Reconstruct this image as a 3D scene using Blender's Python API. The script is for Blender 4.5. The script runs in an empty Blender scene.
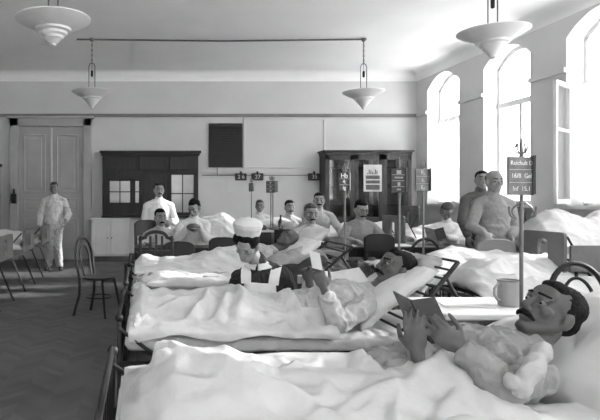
import bpy, bmesh, math, random
import numpy as np
from mathutils import Vector, Matrix, noise
from mathutils.bvhtree import BVHTree

C = bpy.context.scene.collection
S = bpy.context.scene
random.seed(5)
V = Vector
PI = math.pi
F = 550.0; CX = 142.0; CY = 200.0; CH = 1.38       # focal length in px, principal point, eye height

# ------------------------------------------------------------------ camera, sky, sun, exposure
cam = bpy.data.cameras.new('camera'); camo = bpy.data.objects.new('camera', cam); C.objects.link(camo)
camo.location = (0, 0, CH); camo.rotation_euler = (PI/2, 0, 0)
cam.sensor_width = 36; cam.lens = 36*F/600
cam.shift_x = (300-CX)/600; cam.shift_y = (CY-210)/600
cam.clip_start = 0.05
S.camera = camo
w = bpy.data.worlds.new('sky'); S.world = w; w.use_nodes = True
w.node_tree.nodes['Background'].inputs[0].default_value = (1, 1, 1, 1)
w.node_tree.nodes['Background'].inputs[1].default_value = 5.5
sun = bpy.data.lights.new('sun', 'SUN'); sun.energy = 5.0; sun.angle = math.radians(2.5)
suno = bpy.data.objects.new('sun', sun); C.objects.link(suno)
suno.rotation_euler = V((-0.88, -0.14, -0.36)).to_track_quat('-Z', 'Y').to_euler()
S.view_settings.view_transform = 'Standard'; S.view_settings.look = 'None'
S.view_settings.exposure = 1.2; S.view_settings.gamma = 1.0; S.view_settings.use_curve_mapping = False

RX = 6.4; BY = 12.8; FY = -2.6; LX = -4.7; CZ = 4.36
WIN = [11.72, 9.69, 7.67, 5.65, 3.62, 1.6, -0.42]      # window centres along the right wall
WH = 0.62; SILL = 1.3; SPR = 3.82; TOP = 4.1
FILL_LWIN = [0.2]                                     # unseen window added in the left wall as fill light, nearer than the frame
FILL_BWIN = [-0.6, 1.7, 4.0]                                # unseen windows added behind the camera to fill the foreground with light

# ------------------------------------------------------------------ materials
def mat(name, c, rough=0.8, var=0.08, scale=6.0, bump=0.0, bscale=60.0, metal=0.0, spec=0.3, stretch=None, sub=0.0):
    m = bpy.data.materials.new(name); m.use_nodes = True
    n = m.node_tree.nodes; l = m.node_tree.links; p = n['Principled BSDF']
    tc = n.new('ShaderNodeTexCoord'); mp = n.new('ShaderNodeMapping'); l.new(tc.outputs['Object'], mp.inputs[0])
    if stretch: mp.inputs['Scale'].default_value = stretch
    t = n.new('ShaderNodeTexNoise'); t.inputs['Scale'].default_value = scale; t.inputs['Detail'].default_value = 5
    l.new(mp.outputs[0], t.inputs[0])
    r = n.new('ShaderNodeValToRGB'); a = c*(1-var); b = min(1, c*(1+var))
    r.color_ramp.elements[0].position = .3; r.color_ramp.elements[1].position = .7
    r.color_ramp.elements[0].color = (a, a, a, 1); r.color_ramp.elements[1].color = (b, b, b, 1)
    l.new(t.outputs[0], r.inputs[0]); l.new(r.outputs[0], p.inputs['Base Color'])
    p.inputs['Roughness'].default_value = rough; p.inputs['Metallic'].default_value = metal
    p.inputs['Specular IOR Level'].default_value = spec
    if bump:
        t2 = n.new('ShaderNodeTexNoise'); t2.inputs['Scale'].default_value = bscale; t2.inputs['Detail'].default_value = 4
        l.new(mp.outputs[0], t2.inputs[0])
        bn = n.new('ShaderNodeBump'); bn.inputs['Strength'].default_value = bump; bn.inputs['Distance'].default_value = .02
        l.new(t2.outputs[0], bn.inputs['Height']); l.new(bn.outputs[0], p.inputs['Normal'])
    return m
M = {}
M['wall'] = mat('wall_plaster', .64, .9, .05, 1.2, .1, 30)
M['ceiling'] = mat('ceiling_plaster', .93, .95, .04, .8, .05, 20)
M['white_paint'] = mat('white_paint', .72, .5, .05, 3)
M['door_paint'] = mat('door_paint', .42, .5, .08, 3)
M['rail'] = mat('rail_paint', .22, .6, .1, 3)
M['skirt'] = mat('skirting_paint', .10, .6, .1, 3)
M['curtain'] = mat('white_curtain', .85, .9, .04, 3)
M['sheet'] = mat('white_linen', .60, .9, .04, 5, .5, 11, spec=.1)
M['blanket'] = mat('pale_blanket', .50, .95, .06, 9, .55, 12, spec=.05)
M['grey_blanket'] = mat('grey_blanket', .30, .95, .22, 9, .4, 60, spec=.05)
M['dark_blanket'] = mat('dark_blanket', .045, .95, .3, 14, .4, 60, spec=.05)
M['mattress'] = mat('mattress_ticking', .50, .95, .05, 7, .35, 30, spec=.05)
M['pillow'] = mat('pillow_linen', .56, .9, .04, 5, .25, 18, spec=.1)
M['grey_pillow'] = mat('grey_pillow_linen', .42, .9, .08, 8, .3, 30)
M['iron'] = mat('black_iron', .02, .5, .3, 12, metal=.2)
M['steel'] = mat('grey_iron', .14, .4, .2, 12, metal=.5)
M['wood_dark'] = mat('dark_wood', .016, .4, .35, 5, .1, 30, stretch=(6, 6, .7), spec=.3)
M['wood_mid'] = mat('brown_wood', .055, .4, .3, 5, .1, 30, stretch=(6, 6, .7), spec=.3)
M['wood_grey'] = mat('grey_board', .16, .5, .2, 4, .1, 30)
M['wood_black'] = mat('black_wood', .014, .35, .2, 4)
M['skin'] = mat('skin', .085, .55, .10, 14, .1, 90, spec=.35)  # shadow on the lying men's faces is darkened into this colour
M['skin_pale'] = mat('paler_skin', .25, .55, .10, 14, .1, 90, spec=.35)
M['hair'] = mat('dark_hair', .010, .7, .4, 60, .5, 160, spec=.1)
M['hair_grey'] = mat('cropped_hair', .06, .7, .3, 60, .5, 160)
M['eye_white'] = mat('eye_white', .18, .2, .05)
M['eye_dark'] = mat('eye_iris', .01, .2, .05)
M['shirt_white'] = mat('white_shirt', .60, .9, .05, 8, .3, 50, spec=.1)
M['coat_white'] = mat('white_coat', .72, .9, .04, 6, .25, 40, spec=.1)
M['gown_pale'] = mat('pale_gown', .40, .9, .07, 8, .7, 16, spec=.1)
M['gown_grey'] = mat('grey_gown', .26, .9, .10, 30, .35, 80, spec=.1)
M['shirt_grey'] = mat('grey_shirt', .25, .9, .08, 10, .8, 16, spec=.1)
M['dress'] = mat('dark_dress', .028, .85, .25, 12, .3, 60)
M['suit_dark'] = mat('dark_coat', .10, .9, .15, 12, .3, 60)
M['shoe'] = mat('black_leather', .015, .4, .2, 8)
M['enamel'] = mat('white_enamel', .60, .25, .05, 6, spec=.5)
M['enamel_grey'] = mat('grey_enamel', .26, .3, .08, 6, spec=.5)
M['lamp_glass'] = mat('opal_glass', .70, .3, .05, 6, spec=.5)
M['slate'] = mat('slate', .045, .7, .25, 12)
M['slate_pale'] = mat('worn_slate', .17, .7, .25, 18)
M['chalk'] = mat('chalk', .72, .95, .1, 40)
M['paper'] = mat('paper', .62, .9, .06, 10)
M['ink'] = mat('printing_ink', .14, .9, .3, 30)
M['bookcloth'] = mat('dark_book_cloth', .03, .6, .3, 20)
M['bookcloth_worn'] = mat('worn_book_cloth', .12, .6, .3, 20)
M['bottle'] = mat('dark_bottle_glass', .01, .1, .1, 5, spec=.8)
M['shutter'] = mat('dark_shutter', .018, .6, .2, 8)
M['nightstand_top'] = mat('nightstand_top', .58, .35, .06, 6, spec=.5)

def wrinkle(name, scale=9, strength=.55, dist=5):
    m = M[name]; n = m.node_tree.nodes; l = m.node_tree.links; p = n['Principled BSDF']
    tc = n.new('ShaderNodeTexCoord'); w_ = n.new('ShaderNodeTexWave'); w_.inputs['Scale'].default_value = scale; w_.inputs['Distortion'].default_value = dist; w_.inputs['Detail'].default_value = 3; w_.inputs['Detail Scale'].default_value = 1.3
    w_.bands_direction = 'DIAGONAL'; l.new(tc.outputs['Object'], w_.inputs[0])
    b = n.new('ShaderNodeBump'); b.inputs['Strength'].default_value = strength; b.inputs['Distance'].default_value = .018; l.new(w_.outputs['Fac'], b.inputs['Height'])
    if p.inputs['Normal'].is_linked: l.new(p.inputs['Normal'].links[0].from_socket, b.inputs['Normal'])
    l.new(b.outputs[0], p.inputs['Normal'])
for k_, sc_ in (('blanket', 2.2), ('sheet', 2.6), ('grey_blanket', 4)): wrinkle(k_, sc_, .3, 8)
def glass_mat(name, gloss=.12, tint=.96):
    m = bpy.data.materials.new(name); m.use_nodes = True; n = m.node_tree.nodes; l = m.node_tree.links
    n.remove(n['Principled BSDF']); out = n['Material Output']
    a = n.new('ShaderNodeBsdfTransparent'); a.inputs[0].default_value = (tint,)*3+(1,)
    b = n.new('ShaderNodeBsdfGlossy'); b.inputs['Roughness'].default_value = .04
    mx = n.new('ShaderNodeMixShader'); mx.inputs[0].default_value = .06; l.new(a.outputs[0], mx.inputs[1]); l.new(b.outputs[0], mx.inputs[2])
    l.new(mx.outputs[0], out.inputs[0]); return m
M['glass'] = glass_mat('window_glass')
M['cab_glass'] = glass_mat('cabinet_glass', tint=.75)
M['pane_pale'] = mat('reflection_pale_glass', .34, .15, .12, 3, spec=.6)  # pale base colour stands for window light reflected in the panes

def floor_mat():
    m = bpy.data.materials.new('herringbone_parquet'); m.use_nodes = True; n = m.node_tree.nodes; l = m.node_tree.links; p = n['Principled BSDF']
    tc = n.new('ShaderNodeTexCoord')
    # two plank directions in alternating bands make the zigzag of the parquet
    sep = n.new('ShaderNodeSeparateXYZ'); l.new(tc.outputs['Object'], sep.inputs[0])
    mm = n.new('ShaderNodeMath'); mm.operation = 'MULTIPLY'; mm.inputs[1].default_value = 1/.42; l.new(sep.outputs[0], mm.inputs[0])
    pp = n.new('ShaderNodeMath'); pp.operation = 'PINGPONG'; pp.inputs[1].default_value = .5; l.new(mm.outputs[0], pp.inputs[0])
    m2 = n.new('ShaderNodeMath'); m2.operation = 'MULTIPLY'; m2.inputs[1].default_value = .42; l.new(pp.outputs[0], m2.inputs[0])
    ad = n.new('ShaderNodeMath'); ad.operation = 'ADD'; l.new(m2.outputs[0], ad.inputs[0]); l.new(sep.outputs[1], ad.inputs[1])
    fr = n.new('ShaderNodeMath'); fr.operation = 'MULTIPLY'; fr.inputs[1].default_value = 1/.085; l.new(ad.outputs[0], fr.inputs[0])
    fl = n.new('ShaderNodeMath'); fl.operation = 'FLOOR'; l.new(fr.outputs[0], fl.inputs[0])
    fx = n.new('ShaderNodeMath'); fx.operation = 'MULTIPLY'; fx.inputs[1].default_value = 2/.42; l.new(sep.outputs[0], fx.inputs[0])
    fxx = n.new('ShaderNodeMath'); fxx.operation = 'FLOOR'; l.new(fx.outputs[0], fxx.inputs[0])
    cb = n.new('ShaderNodeCombineXYZ'); l.new(fl.outputs[0], cb.inputs[0]); l.new(fxx.outputs[0], cb.inputs[1])
    wn = n.new('ShaderNodeTexWhiteNoise'); l.new(cb.outputs[0], wn.inputs[0])
    no = n.new('ShaderNodeTexNoise'); no.inputs['Scale'].default_value = 1.1; no.inputs['Detail'].default_value = 6; l.new(tc.outputs['Object'], no.inputs[0])
    a = n.new('ShaderNodeMath'); a.operation = 'MULTIPLY_ADD'; a.inputs[1].default_value = .25; l.new(wn.outputs[0], a.inputs[0]); l.new(no.outputs[0], a.inputs[2])
    r = n.new('ShaderNodeValToRGB'); r.color_ramp.elements[0].position = .3; r.color_ramp.elements[1].position = 1.0
    r.color_ramp.elements[0].color = (.055,)*3+(1,); r.color_ramp.elements[1].color = (.17,)*3+(1,)
    l.new(a.outputs[0], r.inputs[0]); l.new(r.outputs[0], p.inputs['Base Color'])
    frc = n.new('ShaderNodeMath'); frc.operation = 'FRACT'; l.new(fr.outputs[0], frc.inputs[0])
    lt = n.new('ShaderNodeMath'); lt.operation = 'GREATER_THAN'; lt.inputs[1].default_value = .08; l.new(frc.outputs[0], lt.inputs[0])
    bn = n.new('ShaderNodeBump'); bn.inputs['Strength'].default_value = .3; bn.inputs['Distance'].default_value = .004
    l.new(lt.outputs[0], bn.inputs['Height']); l.new(bn.outputs[0], p.inputs['Normal'])
    p.inputs['Roughness'].default_value = .55; p.inputs['Specular IOR Level'].default_value = .35
    return m
M['floor'] = floor_mat()

# ------------------------------------------------------------------ mesh helpers
class MB:
    def __init__(s): s.v = []; s.f = []; s.mi = []; s.cur = 0
    def add(s, vs, fs):
        k = len(s.v); s.v += [tuple(v) for v in vs]; s.f += [tuple(i+k for i in f) for f in fs]; s.mi += [s.cur]*len(fs); return s
    def box(s, x0, x1, y0, y1, z0, z1, R=None, o=None):
        vs = [V((x, y, z)) for x in (x0, x1) for y in (y0, y1) for z in (z0, z1)]
        if R is not None: vs = [R @ v for v in vs]
        if o is not None: vs = [v+V(o) for v in vs]
        return s.add(vs, [(0, 1, 3, 2), (4, 6, 7, 5), (0, 4, 5, 1), (2, 3, 7, 6), (0, 2, 6, 4), (1, 5, 7, 3)])
    def rings(s, rings, closed_ends=True, loop=False):
        n = len(rings[0]); k = []; fs = []; vs = [p for r in rings for p in r]
        m = len(rings)
        for i in range(m if loop else m-1):
            j = (i+1) % m
            for q in range(n): fs.append((i*n+q, i*n+(q+1) % n, j*n+(q+1) % n, j*n+q))
        if closed_ends and not loop:
            fs.append(tuple(range(n))[::-1]); fs.append(tuple((m-1)*n+q for q in range(n)))
        return s.add(vs, fs)
    def tube(s, pts, r, seg=10, loop=False):
        pts = [V(p) for p in pts]; rs = r if isinstance(r, (list, tuple)) else [r]*len(pts); rings = []
        m = len(pts); up = None
        for i, p in enumerate(pts):
            if loop: t = pts[(i+1) % m]-pts[i-1]
            else: t = pts[min(i+1, m-1)]-pts[max(i-1, 0)]
            t.normalize()
            if up is None:
                up = V((0, 0, 1)) if abs(t.z) < .9 else V((0, 1, 0))
            a = t.cross(up).normalized(); b = a.cross(t).normalized(); up = b
            rings.append([p+(a*math.cos(2*PI*q/seg)+b*math.sin(2*PI*q/seg))*rs[i] for q in range(seg)])
        return s.rings(rings, True, loop)
    def lathe(s, prof, c=(0, 0, 0), seg=28, R=None):
        c = V(c); rings = []
        for r, z in prof:
            ring = [V((r*math.cos(2*PI*q/seg), r*math.sin(2*PI*q/seg), z)) for q in range(seg)]
            if R is not None: ring = [R @ v for v in ring]
            rings.append([v+c for v in ring])
        return s.rings(rings)
    def prism(s, poly, axis, a, b):
        # poly: 2D points in the remaining two axes
        def mk(p, t):
            return {'x': V((t, p[0], p[1])), 'y': V((p[0], t, p[1])), 'z': V((p[0], p[1], t))}[axis]
        n = len(poly); vs = [mk(p, a) for p in poly]+[mk(p, b) for p in poly]
        fs = [tuple(range(n)), tuple(range(2*n-1, n-1, -1))]+[(i, i+n, (i+1) % n+n, (i+1) % n) for i in range(n)]
        return s.add(vs, fs)
    def ell(s, c, r, R=None, seg=16, rg=10):
        c = V(c); rings = []
        if not isinstance(r, (tuple, list)): r = (r, r, r)
        for i in range(1, rg):
            th = PI*i/rg; ring = []
            for q in range(seg):
                v = V((math.sin(th)*math.cos(2*PI*q/seg)*r[0], math.sin(th)*math.sin(2*PI*q/seg)*r[1], math.cos(th)*r[2]))
                ring.append((R @ v if R is not None else v)+c)
            rings.append(ring)
        return s.rings(rings)
    def cone(s, a, b, ra, rb, seg=12):
        a = V(a); b = V(b); t = b-a; L = t.length
        if L < 1e-6: return s.ell(a, max(ra, rb))
        t /= L
        pts = []; rs = []
        for k in (90, 60, 30): pts.append(a-t*ra*math.sin(math.radians(k))); rs.append(max(.0005, ra*math.cos(math.radians(k))))
        pts.append(a); rs.append(ra); pts.append(b); rs.append(rb)
        for k in (30, 60, 90): pts.append(b+t*rb*math.sin(math.radians(k))); rs.append(max(.0005, rb*math.cos(math.radians(k))))
        return s.tube(pts, rs, seg)
    def loft(s, secs, side, front, seg=24):
        # secs: list of (centre, rx, ry)
        rings = []
        for c, rx, ry in secs:
            rings.append([V(c)+side*math.cos(2*PI*q/seg)*rx+front*math.sin(2*PI*q/seg)*ry for q in range(seg)])
        return s.rings(rings)
    def mesh(s, name, loc=(0, 0, 0)):
        me = bpy.data.meshes.new(name); l = V(loc)
        me.from_pydata([V(v)-l for v in s.v], [], s.f); me.update(); return me

def tag(o, label=None, cat=None, group=None, kind=None):
    if label: o['label'] = label
    if cat: o['category'] = cat
    if group: o['group'] = group
    if kind: o['kind'] = kind
    return o
def smooth(me, ang=40):
    me.polygons.foreach_set('use_smooth', [True]*len(me.polygons))
    try: me.set_sharp_from_angle(angle=math.radians(ang))
    except Exception: pass
def fixn(me):
    bm = bmesh.new(); bm.from_mesh(me); bmesh.ops.recalc_face_normals(bm, faces=bm.faces); bm.to_mesh(me); bm.free()
def wloc(o):
    l = V(o.location)
    while o.parent: o = o.parent; l = l+V(o.location)
    return l
def obj(name, mb, m, parent=None, bevel=0, flat=False, loc=None):
    base = wloc(parent) if parent else (V(loc) if loc is not None else V((0, 0, 0)))
    me = mb.mesh(name, base); fixn(me)
    for x in (m if isinstance(m, list) else [m]): me.materials.append(M[x])
    if isinstance(m, list): me.polygons.foreach_set('material_index', mb.mi)
    if not flat: smooth(me)
    o = bpy.data.objects.new(name, me); C.objects.link(o)
    if parent: o.parent = parent
    elif loc is not None: o.location = loc
    if bevel:
        b = o.modifiers.new('b', 'BEVEL'); b.width = bevel; b.segments = 2; b.limit_method = 'ANGLE'; b.angle_limit = .7
    return o
def empty(name, loc, label, cat, group=None):
    o = bpy.data.objects.new(name, None); o.location = loc; o.empty_display_size = .1; C.objects.link(o); return tag(o, label, cat, group)
def struct(name, mb, m, **k):
    o = obj(name, mb, m, **k); o['kind'] = 'structure'; return o
def copy_tree(o, loc, rz=None, label=None):
    r = o.copy(); C.objects.link(r); r.location = loc
    if rz is not None: r.rotation_euler = (0, 0, rz)
    if label: r['label'] = label
    def rec(a, b):
        for ch in list(a.children):
            c = ch.copy(); C.objects.link(c); c.parent = b; rec(ch, c)
    rec(o, r); return r
def P(px, py, d): return V(((px-CX)*d/F, d, CH-(py-CY)*d/F))
def remesh(name, mb, m, parent, vox=.008, it=3, fold=0.0, ff=9.0, seed=0.0, disp=None):
    base = wloc(parent) if parent else V((0, 0, 0))
    me = mb.mesh(name+'_t', base); fixn(me)
    t = bpy.data.objects.new('t', me); C.objects.link(t)
    r = t.modifiers.new('r', 'REMESH'); r.mode = 'VOXEL'; r.voxel_size = vox
    sm = t.modifiers.new('s', 'SMOOTH'); sm.factor = .5; sm.iterations = it
    dg = bpy.context.evaluated_depsgraph_get(); dg.update()
    me2 = bpy.data.meshes.new_from_object(t.evaluated_get(dg)); bpy.data.objects.remove(t); bpy.data.meshes.remove(me)
    if fold:
        n = len(me2.vertices); co = np.empty(n*3, 'f'); no = np.empty(n*3, 'f')
        me2.vertices.foreach_get('co', co); me2.vertices.foreach_get('normal', no); co = co.reshape(-1, 3); no = no.reshape(-1, 3)
        d = np.empty(n)
        for i in range(n):
            p = V(co[i])*ff+V((seed, seed*.7, 0))
            q = noise.noise(p*.6)*1.4
            a = 1-abs(noise.noise(V((p.x+q, p.y-q, p.z*.8+q))))*2.4
            a2 = 1-abs(noise.noise(V((p.x*2.3-q, p.y*2.3+q, p.z*1.5+5))))*2.8
            d[i] = a*.8+a2*.35
        co = co+no*(d[:, None]*fold); me2.vertices.foreach_set('co', co.astype('f').ravel()); me2.update()
    me2.materials.clear(); me2.materials.append(M[m])
    me2.polygons.foreach_set('use_smooth', [True]*len(me2.polygons))
    me2.name = name
    o = bpy.data.objects.new(name, me2); C.objects.link(o)
    if parent: o.parent = parent
    return o

# ------------------------------------------------------------------ room shell
mb = MB().box(LX-.5, RX+.5, FY-.5, BY+.3, -.12, 0); struct('floor', mb, 'floor')
# ceiling with a cove along the walls
r = .22; prof = [(LX, CZ-r), (LX-.001, CZ-r)]
mb = MB().box(LX-.5, RX+.5, FY-.5, BY+.3, CZ, CZ+.15)
pts = [(RX, CZ-r)]+[(RX-r+r*math.cos(a), CZ-r+r*math.sin(a)) for a in [i*PI/16 for i in range(9)]]+[(RX, CZ+.01)]
mb.prism(pts, 'y', FY, BY)
pts = [(BY, CZ-r)]+[(BY-r+r*math.cos(a), CZ-r+r*math.sin(a)) for a in [i*PI/16 for i in range(9)]]+[(BY, CZ+.01)]
mb.prism(pts, 'x', LX, RX)
pts = [(LX, CZ-r)]+[(LX+r-r*math.cos(a), CZ-r+r*math.sin(a)) for a in [i*PI/16 for i in range(9)]]+[(LX, CZ+.01)]
mb.prism(pts, 'y', FY, BY)
struct('ceiling', mb, 'ceiling')
struct('wall_back', MB().box(LX-.5, RX+.5, BY, BY+.3, 0, CZ+.1), 'wall')
def side_wall(name, centres, axis, a, b, lo, hi):
    # piers, sills and arched heads: a wall with segment-arched openings
    m = MB(); e = lo
    def pr(poly): m.prism(poly, axis, a, b)
    for c in sorted(centres):
        pr([(e, 0), (c-WH, 0), (c-WH, CZ+.1), (e, CZ+.1)])
        pr([(c-WH, 0), (c+WH, 0), (c+WH, SILL), (c-WH, SILL)])
        n = 14; arc = [(c-WH+2*WH*i/n, SPR+(TOP-SPR)*(1-((2*i/n-1)**2))) for i in range(n+1)]
        for i in range(n): pr([arc[i], arc[i+1], (arc[i+1][0], CZ+.1), (arc[i][0], CZ+.1)])
        e = c+WH
    pr([(e, 0), (hi, 0), (hi, CZ+.1), (e, CZ+.1)])
    return struct(name, m, 'wall', flat=True)
side_wall('wall_right', WIN, 'x', RX, RX+.45, FY-.45, BY+.3)
side_wall('wall_left', FILL_LWIN, 'x', LX-.45, LX, FY-.45, BY+.3)
side_wall('wall_front', FILL_BWIN, 'y', FY-.45, FY, LX-.45, RX+.45)
def arc_pts(c, hw, z0, zs, zt, n=14):
    return [(c-hw, z0)]+[(c-hw+2*hw*i/n, zs+(zt-zs)*(1-((2*i/n-1)**2))) for i in range(n+1)]+[(c+hw, z0)]
def window(i, c, axis, pos, sgn, detail=True):
    # frame bars with two lower casements, a transom, an arched top light
    m = MB()
    def bar(u0, u1, z0, z1, t=.03):
        if axis == 'x': m.box(pos-t, pos+t, c+u0, c+u1, z0, z1)
        else: m.box(c+u0, c+u1, pos-t, pos+t, z0, z1)
    W = WH; T = 3.12
    bar(-W, -W+.06, SILL, SPR); bar(W-.06, W, SILL, SPR); bar(-W, W, SILL, SILL+.07); bar(-W, W, T-.05, T+.05, .045); bar(-.035, .035, SILL, T)
    n = 14; o_ = arc_pts(c, W, SILL, SPR, TOP)[1:-1]; i_ = arc_pts(c, W-.06, SILL, SPR-.04, TOP-.07)[1:-1]
    for k in range(n): m.prism([o_[k], o_[k+1], i_[k+1], i_[k]], axis, pos-.03, pos+.03)
    f = struct('window_%d' % i, m, 'white_paint')
    g = MB(); g.prism(arc_pts(c, W-.02, SILL+.02, SPR, TOP-.02), axis, pos-.003, pos+.003)
    gp = obj('pane', g, 'glass', f, flat=True)
    s = MB(); a, b = (pos-sgn*.3, pos+sgn*.05)
    if axis == 'x': s.box(min(pos, pos-sgn*.42), max(pos, pos-sgn*.42), c-W-.04, c+W+.04, SILL-.05, SILL)
    else: s.box(c-W-.04, c+W+.04, min(pos, pos-sgn*.42), max(pos, pos-sgn*.42), SILL-.05, SILL)
    obj('sill', s, 'white_paint', f)
    return f
k = 1
for c in WIN: window(k, c, 'x', RX+.3, 1); k += 1
for c in FILL_LWIN: window(k, c, 'x', LX-.3, -1); k += 1  # added fill opening, out of view
for c in FILL_BWIN: window(k, c, 'y', FY-.3, -1); k += 1  # added fill openings behind the viewpoint

# picture rail and dado line, skirting
struct('trim_1', MB().box(LX, RX, BY-.05, BY+.01, 3.31, 3.38), 'rail')
m = MB(); e = BY
for c in sorted(WIN, reverse=True): m.box(RX-.04, RX+.01, c+WH, e, 3.31, 3.38); e = c-WH
m.box(RX-.04, RX+.01, FY, e, 3.31, 3.38); struct('trim_2', m, 'wall')
struct('trim_3', MB().box(-1.0, RX, BY-.025, BY+.01, 2.01, 2.05).box(1.35, RX, BY-.02, BY+.01, 1.88, 1.90), 'wall')
struct('baseboard_back', MB().box(-.95, RX, BY-.03, BY+.01, 0, .14), 'skirt')
struct('baseboard_right', MB().box(RX-.03, RX+.01, FY, BY, 0, .14), 'skirt')

# double door
def door():
    y = BY
    f = struct('door_1', MB().box(-3.05, -2.86, y-.14, y+.01, 0, 3.3).box(-1.36, -1.17, y-.14, y+.01, 0, 3.3).box(-3.05, -1.17, y-.14, y+.01, 3.08, 3.3).box(-3.1, -1.12, y-.18, y+.01, 3.26, 3.31), 'door_paint', bevel=.012)
    for a, b in ((-2.86, -2.115), (-2.105, -1.36)):
        m = MB().box(a, b, y-.05, y+.01, 0, 3.08)
        for z0, z1 in ((.25, .95), (1.1, 1.42), (1.56, 2.9)):
            x0, x1 = a+.12, b-.12
            for q in ((x0, x0+.03, z0, z1), (x1-.03, x1, z0, z1), (x0, x1, z0, z0+.03), (x0, x1, z1-.03, z1)): m.box(q[0], q[1], y-.075, y-.04, q[2], q[3])
            m.box(x0+.09, x1-.09, y-.065, y-.04, z0+.09, z1-.09)
        d = obj('leaf', m, 'door_paint', f, bevel=.006)
    obj('astragal', MB().box(-2.14, -2.08, y-.09, y-.04, 0, 3.06), 'door_paint', f, bevel=.01)
    m = MB().cone((-2.03, y-.11, 1.17), (-1.93, y-.11, 1.17), .012, .01).cone((-2.03, y-.05, 1.17), (-2.03, y-.11, 1.17), .012, .012)
    obj('door_handle', m, 'iron', f)
    o = obj('bell_box', MB().box(-2.99, -2.88, y-.22, y-.139, 1.3, 1.52).cone((-2.935, y-.2, 1.5), (-2.935, y-.2, 1.62), .03, .02), 'wood_black', bevel=.01, loc=(-2.935, y-.2, 1.3))
    for v in o.data.vertices: pass
    tag(o, 'small black box fixed to the left post of the double door', 'bell box')
door()

# dark shutter square + faint wall panel
o = obj('wall_hatch', MB().box(1.55, 2.33, BY-.05, BY+.005, 2.14, 3.16), 'wood_dark', loc=(1.94, BY, 2.65), bevel=.008)
tag(o, 'dark square hatch high on the far wall under the rail', 'hatch')
s = MB()
for i in range(16): s.box(1.60, 2.28, BY-.065, BY-.04, 2.19+i*.058, 2.235+i*.058)
obj('slatted_panel', s, 'shutter', o)
m = MB()
for q in ((2.36, 4.26, 3.24, 3.28), (2.36, 2.40, 2.15, 3.24), (4.22, 4.26, 2.15, 3.24), (2.36, 4.26, 2.12, 2.16)): m.box(q[0], q[1], BY-.03, BY+.005, q[2], q[3])
m.box(2.4, 4.22, BY-.012, BY+.005, 2.16, 3.24)
tag(obj('wall_panel', m, 'wall', bevel=.005, loc=(3.3, BY, 2.7)), 'wide pale framed panel flush on the far wall beside the dark hatch', 'wall panel')
m = MB()
for q in ((1.37, 1.40, 1.50, 2.0), (1.73, 1.76, 1.50, 2.0)): pass
m.box(1.98, 2.26, BY-.015, BY+.005, 1.56, 1.88)
tag(obj('wall_notice', m, 'paper', loc=(2.1, BY, 1.7)), 'pale square notice sheet low on the far wall under the dark hatch', 'notice')
M['wall2'] = M['wall']; bpy.data.objects['wall_notice'].data.materials[0] = M['wall']

# dark glazed wall cabinet
def wall_cabinet():
    x0, x1, z0, z1, y = -.9, 1.28, .98, 2.44, BY
    t = empty('wall_cabinet', (0.2, y, z0), 'wide dark wood wall cabinet with small glazed doors above the white cupboard', 'wall cabinet')
    m = MB().box(x0, x1, y-.3, y-.001, z0, z1).box(x0-.06, x1+.06, y-.36, y-.001, z1, z1+.06).box(x0-.03, x1+.03, y-.33, y-.001, z1-.05, z1)
    m.box(x0-.02, x1+.02, y-.32, y-.001, z0, z0+.05)
    obj('carcass', m, 'wood_dark', t, bevel=.008)
    def dr(a, b, c, d, px, pz, name='door'):
        f = MB(); yy = y-.325; s = .05
        f.box(a, a+s, yy, y-.29, c, d).box(b-s, b, yy, y-.29, c, d).box(a, b, yy, y-.29, c, c+s).box(a, b, yy, y-.29, d-s, d)
        for i in range(1, px): u = a+(b-a)*i/px; f.box(u-.012, u+.012, yy, y-.29, c, d)
        for i in range(1, pz): u = c+(d-c)*i/pz; f.box(a, b, yy, y-.29, u-.012, u+.012)
        o = obj(name, f, 'wood_dark', t)
        obj('pane', MB().box(a+.02, b-.02, y-.315, y-.302, c+.02, d-.02), 'pane_pale', o)
        return o
    dr(-.78, -.22, 1.27, 1.86, 2, 2); dr(-.20, -.02, 1.27, 1.86, 1, 2); dr(.62, 1.22, 1.05, 2.0, 2, 2)
    for a, b in ((-.84, -.1), (-.06, .56), (.62, 1.22)):
        f = MB().box(a, b, y-.32, y-.29, 2.06, 2.36); o = obj('upper_panel', f, 'wood_dark', t, bevel=.01)
    obj('lower_panel', MB().box(.04, .56, y-.32, y-.29, 1.05, 2.0), 'wood_dark', t, bevel=.01)
    obj('knob', MB().ell((.02, y-.34, 1.5), .018), 'iron', t)
wall_cabinet()
# white cupboard
def cupboard(x0, x1, z1, label, dep=.45):
    t = empty('low_cupboard', ((x0+x1)/2, BY-dep/2, 0), label, 'cupboard')
    y = BY-.035
    obj('carcass', MB().box(x0, x1, y-dep, y, .1, z1-.03).box(x0+.03, x1-.03, y-dep+.04, y, 0, .1), 'white_paint', t, bevel=.004)
    obj('top', MB().box(x0-.03, x1+.03, y-dep-.03, y, z1-.03, z1), 'white_paint', t, bevel=.006)
    obj('plinth', MB().box(x0, x1, y-dep-.015, y-dep, .0, .12), 'skirt', t)
    w_ = (x1-x0)/2
    for i in range(2):
        a, b = x0+i*w_+.015, x0+(i+1)*w_-.015
        m = MB().box(a, b, y-dep-.02, y-dep, .14, z1-.05)
        for q in ((a, a+.06, .14, z1-.05), (b-.06, b, .14, z1-.05), (a, b, .14, .2), (a, b, z1-.11, z1-.05)): m.box(q[0], q[1], y-dep-.035, y-dep-.02, q[2], q[3])
        for kx in range(1, 5): u = a+.06+(b-a-.12)*kx/5; m.box(u-.003, u+.003, y-dep-.026, y-dep-.02, .2, z1-.11)
        d = obj('door', m, 'white_paint', t, bevel=.003)
        obj('knob', MB().ell((b-.03 if i == 0 else a+.03, y-dep-.05, z1*.55), .014), 'iron', d)
    return t
cupboard(-1.14, -.3, .97, 'white low cupboard with two panelled doors beside the double door')
cupboard(.55, 1.3, .93, 'white low cupboard behind the attendant in a white coat', .35)

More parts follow.
